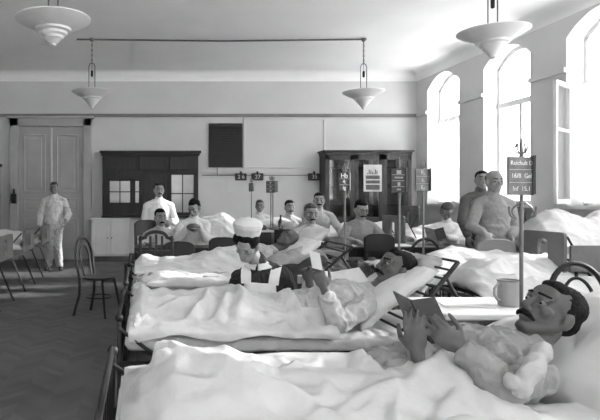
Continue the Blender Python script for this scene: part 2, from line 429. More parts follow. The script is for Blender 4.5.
# tall glazed dark cabinet near the right corner with poster
def tall_cabinet():
    x0, x1, y1, y0, zt = 4.12, 6.06, BY-.035, BY-.42, 2.46
    t = empty('glazed_cabinet', (5.1, BY-.22, 0), 'tall brown wooden cabinet with three glazed doors near the far windows', 'cabinet')
    m = MB().box(x0, x0+.04, y0, y1, 0, zt).box(x1-.04, x1, y0, y1, 0, zt).box(x0, x1, y1-.02, y1, 0, zt).box(x0, x1, y0, y1, 0, .1)
    for z in (.8, 1.25, 1.7, 2.1): m.box(x0, x1, y0+.05, y1, z, z+.025)
    m.box(x0, x1, y0, y1, zt-.04, zt)
    obj('carcass', m, 'wood_mid', t)
    obj('cornice', MB().box(x0-.05, x1+.05, y0-.06, y1, zt, zt+.04).box(x0-.02, x1+.02, y0-.03, y1, zt-.06, zt), 'wood_mid', t, bevel=.01)
    n = 3; wd = (x1-x0)/n
    for i in range(n):
        a, b = x0+i*wd, x0+(i+1)*wd
        m = MB(); s = .09
        m.box(a, a+s, y0-.03, y0, .1, zt-.06).box(b-s, b, y0-.03, y0, .1, zt-.06).box(a, b, y0-.03, y0, .1, .25).box(a, b, y0-.03, y0, zt-.18, zt-.06).box(a, b, y0-.03, y0, .9, 1.0)
        m.box(a+s, b-s, y0-.02, y0-.005, .2, .95)
        if i == 1: m.box((a+b)/2-.012, (a+b)/2+.012, y0-.03, y0, 1.0, zt-.1)
        m.box(a, b, y0-.022, y0-.008, 1.66, 1.68)
        d = obj('door', m, 'wood_mid', t, bevel=.004)
        obj('pane', MB().box(a+s, b-s, y0-.012, y0-.007, .98, zt-.12), 'cab_glass', d)
        for z in (.825, 1.275, 1.725):       # folded linen on the shelves
            if (i+int(z*10)) % 2: continue
        obj('lining', MB().box(a+.06, b-.06, y1-.035, y1-.022, 1.0, zt-.1), 'shirt_grey' if i else 'suit_dark', t)
    p = MB().box(4.97, 5.38, y0-.045, y0-.032, 1.57, 2.17)
    o = tag(obj('poster', p, 'paper', loc=(5.17, y0-.04, 1.9)), 'white printed poster fixed on the glazed cabinet door', 'poster')
    q = MB(); q.box(5.02, 5.33, y0-.049, y0-.044, 1.61, 1.72).box(5.02, 5.33, y0-.049, y0-.044, 1.75, 1.82).box(5.02, 5.33, y0-.049, y0-.044, 1.85, 1.93)
    for k_ in range(7): q.box(5.05+k_*.035, 5.07+k_*.035, y0-.049, y0-.044, 1.96, 1.99+.05*((k_*3) % 4)/2)
    obj('print', q, 'ink', o)
tall_cabinet()

# left dark show case
t = empty('show_case', (-3.5, BY-.9, 0), 'dark wood display case at the left edge beside the double door', 'display case')
m = MB().box(-4.3, -3.12, BY-1.3, BY-.7, 0, .9); obj('base_cabinet', m, 'wood_dark', t, bevel=.01)
m = MB().box(-4.3, -4.25, BY-1.3, BY-.7, .9, 2.1).box(-3.17, -3.12, BY-1.3, BY-.7, .9, 2.1).box(-3.17, -3.12, BY-1.3, BY-1.25, .9, 2.1).box(-3.4, -3.36, BY-1.3, BY-1.25, .9, 2.1).box(-3.7, -3.66, BY-1.3, BY-1.25, .9, 2.1).box(-4.3, -3.12, BY-.75, BY-.7, .9, 2.1)
obj('frame', m, 'wood_dark', t); obj('cornice', MB().box(-4.34, -3.08, BY-1.34, BY-.66, 2.1, 2.18).cone((-3.16, BY-1.28, 2.2), (-3.16, BY-1.28, 2.24), .06, .04), 'wood_dark', t, bevel=.02)
obj('pane', MB().box(-4.25, -3.17, BY-1.28, BY-1.27, .9, 2.1), 'cab_glass', t)

# open casement of the third window + curtains
def leaf(hy, hx, ang, label, z0=1.32, z1=3.1, wd=.64, name='open_casement'):
    R = Matrix.Rotation(ang, 3, 'Z'); o_ = V((hx, hy, 0))
    t = empty(name, (hx, hy, z0), label, 'window casement')
    m = MB()
    for q in ((0, .055, z0, z1), (wd-.055, wd, z0, z1), (0, wd, z0, z0+.07), (0, wd, z1-.06, z1), (0, wd, 2.38, 2.42)): m.box(q[0], q[1], -.022, .022, q[2], q[3], R, o_)
    obj('frame', m, 'white_paint', t, bevel=.004)
    obj('pane', MB().box(.03, wd-.03, -.003, .003, z0+.03, z1-.03, R, o_), 'glass', t, flat=True)
leaf(7.67+WH-.06, RX-.0, math.radians(180+37), 'open white window casement swung into the room at the near window')
def curtain(name, y0, y1, z0, z1, x, label):
    n = 40; m = MB(); vs = []; fs = []
    for i in range(n+1):
        y = y0+(y1-y0)*i/n; dx = .018*math.sin(i*1.15)
        for t_ in (0, .006): vs += [(x+dx+t_, y, z0), (x+dx*.8+t_, y, z1)]
    for i in range(n):
        a = i*4; fs += [(a, a+4, a+5, a+1), (a+2, a+3, a+7, a+6), (a+1, a+5, a+7, a+3), (a, a+2, a+6, a+4)]
    m.add(vs, fs); o = obj(name, m, 'curtain_tr', loc=(x, (y0+y1)/2, z0)); tag(o, label, 'curtain', 'window curtains')
    return o
cm = bpy.data.materials.new('translucent_curtain'); cm.use_nodes = True; nn = cm.node_tree.nodes; ll = cm.node_tree.links
tr = nn.new('ShaderNodeBsdfTranslucent'); tr.inputs[0].default_value = (.8, .8, .8, 1); di = nn.new('ShaderNodeBsdfDiffuse'); di.inputs[0].default_value = (.75, .75, .75, 1)
tp = nn.new('ShaderNodeBsdfTransparent'); mx = nn.new('ShaderNodeMixShader'); mx.inputs[0].default_value = .55; ll.new(di.outputs[0], mx.inputs[1]); ll.new(tr.outputs[0], mx.inputs[2])
mx2 = nn.new('ShaderNodeMixShader'); mx2.inputs[0].default_value = .25; ll.new(mx.outputs[0], mx2.inputs[1]); ll.new(tp.outputs[0], mx2.inputs[2]); nn.remove(nn['Principled BSDF']); ll.new(mx2.outputs[0], nn['Material Output'].inputs[0])
M['curtain_tr'] = cm
curtain('curtain', 7.09, 8.25, 1.33, 3.1, RX+.2, 'white curtain drawn over the lower window behind the open casement')
curtain('curtain', 11.14, 12.3, 1.33, 3.15, RX+.22, 'white half curtain over the lower farthest window')

# ------------------------------------------------------------------ pendant lamps
def pendant(x, y, zr, label, top=CZ, R_=.37):
    t = empty('pendant_lamp', (x, y, zr-.3), label, 'pendant lamp', 'pendant lamps in two rows')
    # top-down profile: a wide shallow bowl that steps down into a narrow ribbed finial
    pr = [(.02, zr-.02), (R_-.02, zr-.005), (R_, zr), (R_, zr-.012), (R_*.82, zr-.055), (R_*.55, zr-.105), (R_*.48, zr-.115), (R_*.47, zr-.14), (R_*.38, zr-.155), (R_*.36, zr-.18), (R_*.28, zr-.20), (R_*.26, zr-.225), (R_*.18, zr-.245), (R_*.15, zr-.27), (R_*.08, zr-.29), (R_*.09, zr-.31), (.005, zr-.33)]
    obj('bowl', MB().lathe(pr[::-1], (x, y, 0), 40), 'lamp_glass', t)
    hz = zr+.50
    m = MB()
    for s_ in (-1, 1): m.tube([(x+s_*.055, y, zr-.03), (x+s_*.055, y, hz-.04), (x+s_*.035, y, hz), (x, y, hz+.02)], .008, 8)
    m.tube([(x-.06, y, zr+.01), (x+.06, y, zr+.01)], .012, 8)
    obj('yoke', m, 'steel', t)
    obj('weight', MB().cone((x, y, zr+.28), (x, y, zr+.36), .022, .022), 'iron', t); obj('socket', MB().ell((x, y, zr+.03), (.05, .05, .04)), 'iron', t)
    m = MB(); 
    z = hz; i = 0
    while z < top-.03:
        z2 = min(z+.05, top-.02)
        dx, dy = (.010, 0) if i % 2 else (0, .010)
        m.tube([(x-dx, y-dy, z), (x-dx, y-dy, z2), (x+dx, y+dy, z2), (x+dx, y+dy, z)], .004, 6); z += .045; i += 1
    m.tube([(x, y, zr+.3), (x, y, top)], .004, 6)
    obj('chain', m, 'steel', t)
    obj('ceiling_rose', MB().lathe([(.005, top-.05), (.03, top-.045), (.05, top-.01), (.05, top+.002)], (x, y, 0), 16), 'steel', t)
    return t
pendant(-.92, 10.1, 3.38, 'opal glass pendant lamp hanging over the far left aisle before the door', CZ-.02)
pendant(4.07, 10.1, 3.37, 'opal glass pendant lamp hanging before the tall glazed cabinet', CZ-.02)
pendant(4.03, 6.32, 3.32, 'large opal glass pendant lamp hanging near the middle window')
pendant(-1.02, 6.32, 3.46, 'large opal glass pendant lamp nearest the left edge of the ceiling', R_=.43)
o = obj('ceiling_pipe', MB().tube([(-1.2, 10.1, CZ-.03), (1.5, 10.1, CZ-.06), (4.12, 10.1, CZ-.03)], .016, 8), 'steel', loc=(1.5, 10.1, CZ-.03)); tag(o, 'long thin grey pipe running across the ceiling between the two far lamps', 'pipe')

# wall number boxes
def chalk(parent, txt, loc, size, R, m='chalk', name='chalk_writing'):
    c = bpy.data.curves.new(name, 'FONT'); c.body = txt; c.size = size; c.extrude = .0008; c.align_x = 'CENTER'; c.align_y = 'CENTER'
    c.materials.append(M[m]); o = bpy.data.objects.new(name, c); C.objects.link(o); o.parent = parent
    dg = bpy.context.evaluated_depsgraph_get(); dg.update(); me = bpy.data.meshes.new_from_object(o.evaluated_get(dg)); bpy.data.objects.remove(o)
    o = bpy.data.objects.new(name, me); C.objects.link(o); o.parent = parent
    o.location = V(loc)-wloc(parent); o.rotation_euler = R; return o
for px, txt, lb in ((240.5, '2 6', 'small dark number box on the far wall, leftmost of three'), (257, '27', 'small dark number box on the far wall between two others'), (313.5, '35', 'small dark number box on the far wall close to the glazed cabinet')):
    p = P(px, 177, BY)
    o = empty('number_box', p, lb, 'number box', 'number boxes along the far wall')
    obj('case', MB().box(p.x-.13, p.x+.13, BY-.08, BY-.001, p.z-.08, p.z+.08), 'wood_black', o, bevel=.008)
    obj('bracket', MB().box(p.x-.02, p.x+.02, BY-.06, BY-.001, p.z+.08, p.z+.13), 'iron', o)
    chalk(o, txt, (p.x, BY-.082, p.z), .13, (PI/2, 0, 0))
tag(obj('conduit', MB().tube([(1.4, BY-.02, 1.955), (RX-2.2, BY-.02, 1.955)], .012, 6).tube([(1.75, BY-.02, 1.955), (1.75, BY-.02, 2.12)], .01, 6), 'rail', loc=(3, BY, 1.955)), 'thin dark conduit running along the far wall above the number boxes', 'conduit')

# ------------------------------------------------------------------ beds
BZ = .60
def iron_bed(x0, x1, y0, y1, label, cat='bed', group='iron beds of the middle row', rest=None, ft=.73, hz=.80):
    yc = (y0+y1)/2
    t = empty('iron_bed', ((x0+x1)/2, yc, 0), label, cat, group)
    fx, hx = x0-.03, x1+.03
    a, b = y0-.02, y1+.02
    def end(x, z, nm):
        m = MB(); rr = .013
        m.tube([(x, a, 0.0), (x, a, z-.05), (x, a+.015, z-.015), (x, a+.05, z), (x, b-.05, z), (x, b-.015, z-.015), (x, b, z-.05), (x, b, 0.0)], rr, 8)
        m.tube([(x, a, .40), (x, b, .40)], .010, 8)
        for k_ in range(1, 9): yy = a+(b-a)*k_/9; m.tube([(x, yy, .40), (x, yy, z)], .006, 6)
        for yy in (a, b): m.ell((x, yy, z-.02), .024)
        return obj(nm, m, 'iron', t)
    end(fx, ft, 'foot_frame'); end(hx, hz, 'head_frame')
    for yy in (a, b): obj('side_rail', MB().box(fx, hx, yy-.012, yy+.012, .43, .462), 'iron', t)
    for yy in (a, b): obj('brace', MB().tube([(fx, yy-.008, ft-.08), (fx+.27, yy-.008, .45)], .011, 8), 'iron', t)
    m = MB()
    for k_ in range(14): xx = fx+(hx-fx)*(k_+.5)/14; m.box(xx-.02, xx+.02, a, b, .455, .463)
    obj('spring_base', m, 'steel', t)
    return t
def mattress(x0, x1, y0, y1, z0, z1, label, m='mattress', seed=0.0, group='mattresses on the iron beds'):
    n, k_ = 110, 44; vs = []; fs = []; h = (z1-z0)/2; L = x1-x0; W_ = y1-y0; zc = (z0+z1)/2
    # closed tube of rounded cross-section along x with puckers round the border
    seg = 56; rings = []
    for i in range(n+1):
        u = i/n; e = min(1, min(u, 1-u)*L/.05); e = math.sqrt(max(0.02, 1-(1-e)**2)); x = x0+L*u; ring = []
        for q in range(seg):
            a = 2*PI*q/seg; ca, sa = math.cos(a), math.sin(a)
            yy = math.copysign(abs(ca)**.22, ca)*W_/2; zz = math.copysign(abs(sa)**.55, sa)*h
            side = abs(ca)**2
            w1 = noise.noise(V((x*16+seed, zz*6, a*.6)))*.022+noise.noise(V((x*5+seed, a*1.2, 3)))*.014
            yy += math.copysign(w1*side*1.2, ca); zz *= e; zz += noise.noise(V((x*3, yy*3, seed)))*.012
            ring.append(V((x, (y0+y1)/2+yy*(1-(1-e)*.06), zc+zz)))
        rings.append(ring)
    mb = MB().rings(rings); o = obj('mattress', mb, m, loc=((x0+x1)/2, (y0+y1)/2, z0)); smooth(o.data, 180)
    return tag(o, label, 'mattress', group)
def pillow(c, sx, sy, h, R, label, m='pillow', seed=0.0, cat='pillow', name='pillow', group='pillows on the beds'):
    n = 34; mb = MB(); top = []; bot = []
    for i in range(n+1):
        for j in range(n+1):
            u, v = 2*i/n-1, 2*j/n-1
            th = h*((1-abs(u)**3)*(1-abs(v)**3))**.45
            # pinched corners, slack edges
            pu = u*(1-.06*(1-v*v)*abs(u)); pv = v*(1-.06*(1-u*u)*abs(v))
            wv = noise.noise(V((u*2.2+seed, v*2.2, 1)))*.018+(1-abs(noise.noise(V((u*3.2+seed, v*3.2, 4)))) * 2)*.009
            top.append(R @ V((pu*sx, pv*sy, th+wv))+V(c)); bot.append(R @ V((pu*sx, pv*sy, -th*.7+wv-.003))+V(c))
    N_ = (n+1)**2; fs = []
    for i in range(n):
        for j in range(n):
            a = i*(n+1)+j; fs.append((a, a+n+1, a+n+2, a+1)); fs.append((a+N_, a+1+N_, a+n+2+N_, a+n+1+N_))
    for i in range(n):
        for (a, b) in ((i, i+1), (n*(n+1)+i+1, n*(n+1)+i)): fs.append((a, b, b+N_, a+N_))
        for (a, b) in (((i+1)*(n+1), i*(n+1)), (i*(n+1)+n, (i+1)*(n+1)+n)): fs.append((a, b, b+N_, a+N_))
    mb.add(top+bot, fs); o = obj(name, mb, m, loc=c); smooth(o.data, 180)
    return tag(o, label, cat, group)

def interp(x, pts):
    if x <= pts[0][0]: return pts[0][1]
    for (a, va), (b, vb) in zip(pts, pts[1:]):
        if x <= b:
            t_ = (x-a)/(b-a); t_ = t_*t_*(3-2*t_); return va+(vb-va)*t_
    return pts[-1][1]
def blanket(name, x0, x1, y0, y1, top, prof, label, cat='blanket', m='blanket', drop=.16, bdrop=.06, width=.30, yc=None, amp=.022, seed=0.0, folds=(), hemw=.02, nx=190, ny=110, group='blankets on the beds', skirtx0=True, thick=.012, power=2.2, over=None, xo=1.0):
    """a cloth laid over a body: prof gives the ridge height along x, it falls to the mattress on both sides and hangs down the near side"""
    yc = (y0+y1)/2 if yc is None else yc
    tot = drop+(y1-y0)+bdrop; vs = []
    trees = []
    if over:      # the cloth rests on whatever lies beneath it
        for c_ in over.children_recursive:
            if c_.type == 'MESH' and c_.name.split('.')[0] in ('body', 'shirt', 'gown'):
                o0 = wloc(c_); trees.append((BVHTree.FromPolygons([v.co+o0 for v in c_.data.vertices], [tuple(p.vertices) for p in c_.data.polygons]), 0))
    for i in range(nx+1):
        xu = i/nx; x = x0+(x1-x0)*xu
        H = interp(x, prof)
        for j in range(ny+1):
            s_ = tot*j/ny-drop
            if s_ < 0: y = y0-.012; z = top+s_*(.8+1.3*noise.noise(V((x*4+seed, 2, 9)))); k_ = 0; dn = -s_
            elif s_ > y1-y0: y = y1+.012; z = top-(s_-(y1-y0)); k_ = 0; dn = 0
            else:
                y = y0+s_; dn = 0
                c_ = yc+.05*math.sin(x*3+seed)
                d = (y-c_)/(width*(1+.25*math.sin(x*2.3+seed)))
                k_ = 1/(1+abs(d)**power*1.2)
                edge = min(1, min(s_, (y1-y0)-s_)/.24); edge = math.sin(edge*PI/2)**1.1; edge *= min(1, max(0, (x-x0+.012)/.09))**.6
                z = top+(H-top)*k_*edge
            # folds: long wandering creases
            p = V((x*2.1+seed, y*3.3+z*2, seed*.37)); wq = noise.noise(p*.8)*1.1
            r1 = 1-abs(noise.noise(V((x*2.6+wq+seed, (y+z)*4.0-wq, 2.0))))*2.3
            r2 = 1-abs(noise.noise(V((x*5.5-wq+seed, (y+z*1.3)*3.2+wq, 7.0))))*2.3
            fz = amp*1.25*(r1*.7+max(0, r2)*.55)+amp*.35*noise.noise(V((x*14, y*11, seed)))
            for (fx, fy, dx, dy, L, wd, ht) in folds:
                ux, uy = x-fx, y-fy; al = ux*dx+uy*dy; ac = -ux*dy+uy*dx+.04*math.sin(al*9)
                if -.05 < al < L+.05: fz += ht*math.exp(-(ac/wd)**2)*math.sin(PI*min(1, max(0, (al+.05)/(L+.1))))
            if s_ < 0:
                wave = (.5+.5*noise.noise(V((x*7+seed, 1, 2))))
                y -= hemw*wave*min(1, dn/.06)+.008; z += amp*.2; z += noise.noise(V((x*3+seed, 5, 5)))*.02*min(1, dn/.1)
                y -= fz*.5
                if False: pass
            else:
                z += fz*(1 if s_ > .02 else .5)
                if x < xo:
                    for tr__, _ in trees:
                        hz_ = -9
                        for ox, oy in ((0, 0), (.025, 0), (-.025, 0), (0, .025), (0, -.025)):
                            h_ = tr__.ray_cast(V((x+ox, y+oy, 2)), V((0, 0, -1)))[0]
                            if h_ is not None: hz_ = max(hz_, h_.z)
                        z = max(z, hz_+.018)
            vs.append(V((x, y, z)))
    fs = [(i*(ny+1)+j, (i+1)*(ny+1)+j, (i+1)*(ny+1)+j+1, i*(ny+1)+j+1) for i in range(nx) for j in range(ny)]
    mb = MB().add(vs, fs); o = obj(name, mb, m, loc=((x0+x1)/2, (y0+y1)/2, top)); smooth(o.data, 180)
    if over: q_ = o.modifiers.new('q', 'SMOOTH'); q_.iterations = 5
    so = o.modifiers.new('s', 'SOLIDIFY'); so.thickness = thick; so.offset = -1
    return tag(o, label, cat, group)

# ------------------------------------------------------------------ people
def frame(f, u):
    f = V(f).normalized(); u = V(u); u = (u-f*u.dot(f)).normalized(); r_ = f.cross(u).normalized()
    return Matrix((r_, f, u)).transposed()      # columns: right, front, up
def hand(mb, wr, d, n, side, curl=35, sc=1.0, spread=.0, thumb=1.0, k=1.0):
    """wr wrist, d pointing direction, n palm normal (the way the palm faces), side +1 when the thumb lies along d x n"""
    d = V(d).normalized(); n = V(n); n = (n-d*n.dot(d)).normalized(); w_ = d.cross(n).normalized()*side
    R = Matrix((w_, d, n)).transposed()
    mb.ell(V(wr)+d*.047*sc, (.041*sc, .052*sc, .017*sc), R)
    mb.ell(V(wr)+d*.07*sc-w_*.01*sc, (.036*sc, .03*sc, .014*sc), R)
    mb.cone(V(wr)-d*.02*sc, V(wr)+d*.03*sc, .026*sc, .024*sc)
    ls = [(.030, .040, .024, .018), (.010, .045, .028, .02), (-.011, .042, .026, .019), (-.031, .033, .02, .017)]
    c1 = math.radians(curl)
    for q, (off, a, b, c_) in enumerate(ls):
        p = V(wr)+(d*(.085-.004*abs(q-1))+w_*off)*sc; ang = c1*(.75+.08*q)
        for L, r0, r1 in ((a, .0098, .0088), (b, .0088, .008), (c_, .008, .0068)):
            dd = (d*math.cos(ang)+n*math.sin(ang)+w_*off*spread*6).normalized()
            p2 = p+dd*L*sc; mb.cone(p, p2, r0*sc*k, r1*sc*k, 8); p = p2; ang += c1*.9
    p = V(wr)+(d*.022+w_*.026)*sc; dd = (d*.62+w_*.62+n*.38*thumb).normalized(); p2 = p+dd*.042*sc; mb.cone(p, p2, .0145*sc, .0115*sc, 8)
    dd2 = (d*.85+w_*.22+n*.55*thumb).normalized(); p3 = p2+dd2*.03*sc; mb.cone(p2, p3, .0112*sc, .0098*sc, 8); mb.cone(p3, p3+(dd2+n*.25)*.02*sc, .0098*sc, .008*sc, 8)
def ik(s_, w_, l1, l2, hint):
    s_, w_ = V(s_), V(w_); d = w_-s_; L = min(d.length, (l1+l2)*.995); dn = d.normalized()
    a = (l1*l1-l2*l2+L*L)/(2*L); h = math.sqrt(max(0, l1*l1-a*a)); hh = V(hint); hh = (hh-dn*hh.dot(dn)).normalized()
    return s_+dn*a+hh*h
def person(label, Pv, N, right, head, face, hup, hands, legs, wear, vox=.009, skin='skin', hair='hair', bald=False, moust=True, female=False, group=None, sleeve=1.0, collar=True, fold=.007, loc=None, hs=1.0, hint=None, trousers=None, shoes=False, skirt=None, mid=None, beard=False, wid=1.0):
    Pv, N, head = V(Pv), V(N), V(head); right = V(right).normalized()
    up = (N-Pv).normalized(); right = (right-up*right.dot(up)).normalized(); front = up.cross(right)
    loc = V(loc) if loc is not None else V((Pv.x, Pv.y, 0))
    root = empty('person', loc, label, 'person', group)
    H = frame(face, hup); TL = (N-Pv).length
    sw = (.165 if female else .185)*wid
    b = MB(); cl = MB(); tr_ = MB()
    # head
    def h(x, y, z): return head+H @ (V((x, y, z))*hs)
    def e(x, y, z, r, R=None): b.ell(h(x, y, z), tuple(q*hs for q in r), H if R is None else H @ R)
    e(0, -.018, .035, (.074, .094, .080)); e(0, .018, -.025, (.060, .070, .088)); e(0, .058, .048, (.050, .032, .036))
    e(0, .062, -.092, (.026, .024, .022)); 
    for s_ in (-1, 1):
        b.cone(h(s_*.052, .0, -.045), h(s_*.014, .062, -.096), .024*hs, .02*hs)
        e(s_*.042, .058, -.018, (.022, .024, .022)); e(s_*.079, -.006, -.012, (.010, .020, .034), Matrix.Rotation(s_*.25, 3, 'Z'))
        e(s_*.0725, -.012, -.005, (.016, .010, .018))
        b.cone(h(s_*.012, .088, .031), h(s_*.045, .072, .028), .011*hs, .009*hs)
        e(s_*.031, .076, .0155, (.0175, .0145, .0065)); e(s_*.031, .076, -.006, (.016, .012, .006)); e(s_*.011, .096, -.036, (.009, .012, .008))
    b.cone(h(0, .086, .022), h(0, .112, -.026), .0085*hs, .0125*hs); e(0, .100, -.034, (.013, .012, .009))
    e(0, .084, -.060, (.026, .016, .0065)); e(0, .082, -.071, (.022, .015, .007)); e(0, .070, -.058, (.032, .02, .022))
    # neck
    nb = head+H @ V((0, -.03, -.06))*1.0
    b.cone(nb, N-up*.02, .054, .062)
    # torso
    secs = [(-.12, .10, .07), (-.09, .15, .095), (0, .17, .11), (.12, .148, .10), (.25, .15, .105), (TL-.18, .165, .112), (TL-.11, .155, .098), (TL-.05, .095, .075), (TL, .06, .055)]
    secs = [(a_, b_*(wid if a_ < TL-.04 else 1), c_) for a_, b_, c_ in secs]
    midv = V(mid) if mid is not None else V((0, 0, 0))
    def pc(t_): f_ = max(0, min(1, t_/TL)); return Pv+up*t_+midv*math.sin(PI*f_)
    b.loft([(pc(t_), rx, ry) for t_, rx, ry in secs], right, front)
    g = .022
    cl.loft([(pc(t_), rx+g, ry+g) for t_, rx, ry in secs[:-1]]+[(pc(TL-.01), .075+g*.4, .068+g*.4)], right, front)
    if collar: cl.cone(N-up*.03, N+up*.015+(nb-N)*.15, .074, .064)
    # arms
    for i, s_ in enumerate((-1, 1)):
        sh = pc(TL-.095)+right*s_*sw
        wr, hd, pn, curl = hands[i][:4]; th = hands[i][4] if len(hands[i]) > 4 else None
        wr = V(wr); hn = V(hint[i]) if hint else (right*s_*.45-up*.6-front*.5)
        if (wr-sh).length > .51: wr = sh+(wr-sh).normalized()*.51
        el = V(th) if th is not None else ik(sh, wr, .28, .25, hn)
        b.cone(sh, el, .048, .038); b.cone(el, wr, .038, .026)
        b.ell(sh, .052); b.cone(N+up*.005, sh, .05, .046)
        cl.cone(N-up*.015, sh, .058, .064); cl.cone(pc(TL-.15)+right*s_*(sw-.08), sh-up*.02, .08, .062); cl.cone(sh, el, .062, .054)
        w2 = el+(wr-el)*sleeve; cl.cone(el, w2-(wr-el).normalized()*.03, .056, .043)
        hand(b, wr, hd, pn, s_, curl if curl is not None else 40, k=.80 if vox < .007 else 1.15)
    # legs
    for i, s_ in enumerate((-1, 1)):
        hp = Pv+right*s_*.085-up*.03; kn, an, toe = [V(q) for q in legs[i]]
        b.cone(hp, kn, .082, .056); b.cone(kn, kn+(an-kn)*.35, .056, .056); b.cone(kn+(an-kn)*.35, an, .055, .036)
        td = (toe-an); b.cone(an+(an-kn).normalized()*.02, an+td*.55+(an-kn).normalized()*.035, .038, .036); b.cone(an+td*.5+(an-kn).normalized()*.035, an+td+(an-kn).normalized()*.04, .038, .026)
        if trousers:
            tr_.cone(hp+up*.05, kn, .105, .083); tr_.cone(kn, an-(an-kn)*.06, .083, .066)
            tr_.ell(Pv, (.17, .12, .12), frame(front, up))
        if shoes:
            q = MB(); o_ = (an-kn).normalized()
            q.cone(an-o_*.02, an+o_*.035, .05, .046); q.cone(an+o_*.035-td*.15, an+td*.9+o_*.045, .045, .04)
            for v_ in range(len(q.v)):
                x_, y_, z_ = q.v[v_]
                if z_ < .004: q.v[v_] = (x_, y_, .004)
            obj('shoe', q, 'shoe', root)
    if skirt:   # gown hanging below the hips
        zb = skirt; cs = []
        for t_ in (.2, 0, -.15, -.35, -.6, -.9):
            z = Pv.z+t_
            if z < zb: z = zb
            f_ = max(0, -t_); cs.append((V((Pv.x, Pv.y, z)), .175*wid+.05*min(1, f_), .135+.09*min(1, f_)))
            if z == zb: break
        cl.loft(cs, right, front)
    body = remesh('body', b, skin, root, vox, 3)
    remesh('trousers', tr_, trousers, root, vox*1.2, 3, fold, 8, 3.3) if trousers else None
    remesh('gown' if skirt else 'shirt', cl, wear, root, vox, 4, fold, 9 if vox > .006 else 11, loc.x*3+loc.y)
    # hair
    hm = MB()
    def he(x, y, z, r): hm.ell(h(x, y, z), tuple(q*hs for q in r), H)
    if female:
        he(0, -.022, .045, (.090, .100, .088)); he(.05, .018, .062, (.044, .052, .045)); he(-.05, .018, .062, (.044, .052, .045)); he(0, .045, .092, (.06, .04, .032)); he(0, -.09, -.01, (.055, .045, .05))
    elif bald: he(0, -.035, .022, (.0765, .084, .07))
    else:
        he(0, -.030, .045, (.0775, .090, .076)); he(0, -.060, -.002, (.068, .058, .058)); he(0, .030, .085, (.050, .045, .028)); he(.05, -.012, .02, (.027, .03, .034)); he(-.05, -.012, .02, (.027, .03, .034))
    remesh('hair', hm, hair, root, max(.004, vox*.8), 2, .002, 30)
    if not female:
        em = MB()
        for s_ in (-1, 1): em.cone(h(s_*.016, .101, .034), h(s_*.048, .079, .035), .005*hs, .0035*hs)
        obj('eyebrows', em, 'hair', root)
    if moust:
        mm_ = MB()
        for s_ in (-1, 1): mm_.cone(h(s_*.004, .099, -.050), h(s_*.022, .092, -.055), .0105*hs, .009*hs); mm_.cone(h(s_*.022, .092, -.055), h(s_*.036, .080, -.063), .009*hs, .005*hs)
        if beard: mm_.cone(h(0, .075, -.1), h(0, .07, -.12), .03, .02)
        remesh('moustache', mm_, 'hair', root, .004, 1, .0012, 60)
    for s_ in (-1, 1):
        em = MB(); em.ell(h(s_*.031, .0785, .006), .0118*hs, H, 14, 10); em.cur = 1; em.ell(h(s_*.031, .0865, .004), (.0055*hs, .0045*hs, .0055*hs), H, 10, 8)
        obj('eye', em, ['eye_white', 'eye_dark'], root)
    return root

def seated(label, x, y, ztop, facing, look, hands, wear, **k):
    """sitting upright; facing: torso direction, look: face direction"""
    hands = hands[::-1] if facing[1] < 0 else hands      # given as seen from the camera
    f = V((facing[0], facing[1], 0)).normalized(); r_ = f.cross(V((0, 0, 1)))
    lean = k.pop('lean', .05)
    head = V((x, y, ztop-.115)); N = head-V((0, 0, .160))-f*.035; Pv = N-V((0, 0, .50))-f*lean
    kz = .48; legs = []
    for s_ in (-1, 1):
        kn = Pv+f*.42+r_*s_*.11; kn.z = min(kz, Pv.z); an = kn+f*.02; an.z = .09; legs.append((kn, an, an+f*.16))
    k.setdefault('skin', 'skin_pale')
    return person(label, Pv, N, r_, head, look, k.pop('hup', (0, 0, 1)), hands, legs, wear, loc=(Pv.x, Pv.y, 0), **k)
def standing(label, x, y, ztop, facing, look, hands, wear, **k):
    hands = hands[::-1] if facing[1] < 0 else hands
    f = V((facing[0], facing[1], 0)).normalized(); r_ = f.cross(V((0, 0, 1))); H_ = ztop/1.7
    head = V((x, y, ztop-.115)); N = head-V((0, 0, .160))-f*.03; Pv = V((x, y, ztop*.53))-f*.02; legs = []
    for s_ in (-1, 1):
        an = V((x, y, .09))+r_*s_*.11-f*.02; kn = (Pv+an)/2+f*.03+r_*s_*.01; kn.z = .49*H_; legs.append((kn, an, an+f*.15+r_*s_*.03))
    k.setdefault('skin', 'skin_pale')
    return person(label, Pv, N, r_, head, look, (0, 0, 1), hands, legs, wear, loc=(x, y, 0), **k)

# ------------------------------------------------------------------ middle row of beds
B = [(-.10, 1.93, 1.58, 2.43), (-.10, 1.93, 3.15, 3.98), (-.10, 1.93, 4.46, 5.28), (-.10, 1.93, 5.72, 6.54)]
names = ['nearest iron bed with a reading patient in the foreground', 'second iron bed from the front, its patient holding up a small book', 'iron bed behind the seated nurse', 'fourth iron bed from the front beyond the nurse']
for i, b_ in enumerate(B):
    iron_bed(*b_, names[i])
    mattress(b_[0], b_[1], b_[2]+.01, b_[3]-.01, .495, BZ, 'mattress of the '+['nearest iron bed', 'second iron bed from the front', 'iron bed behind the seated nurse', 'fourth iron bed from the front'][i], seed=i*3.1)

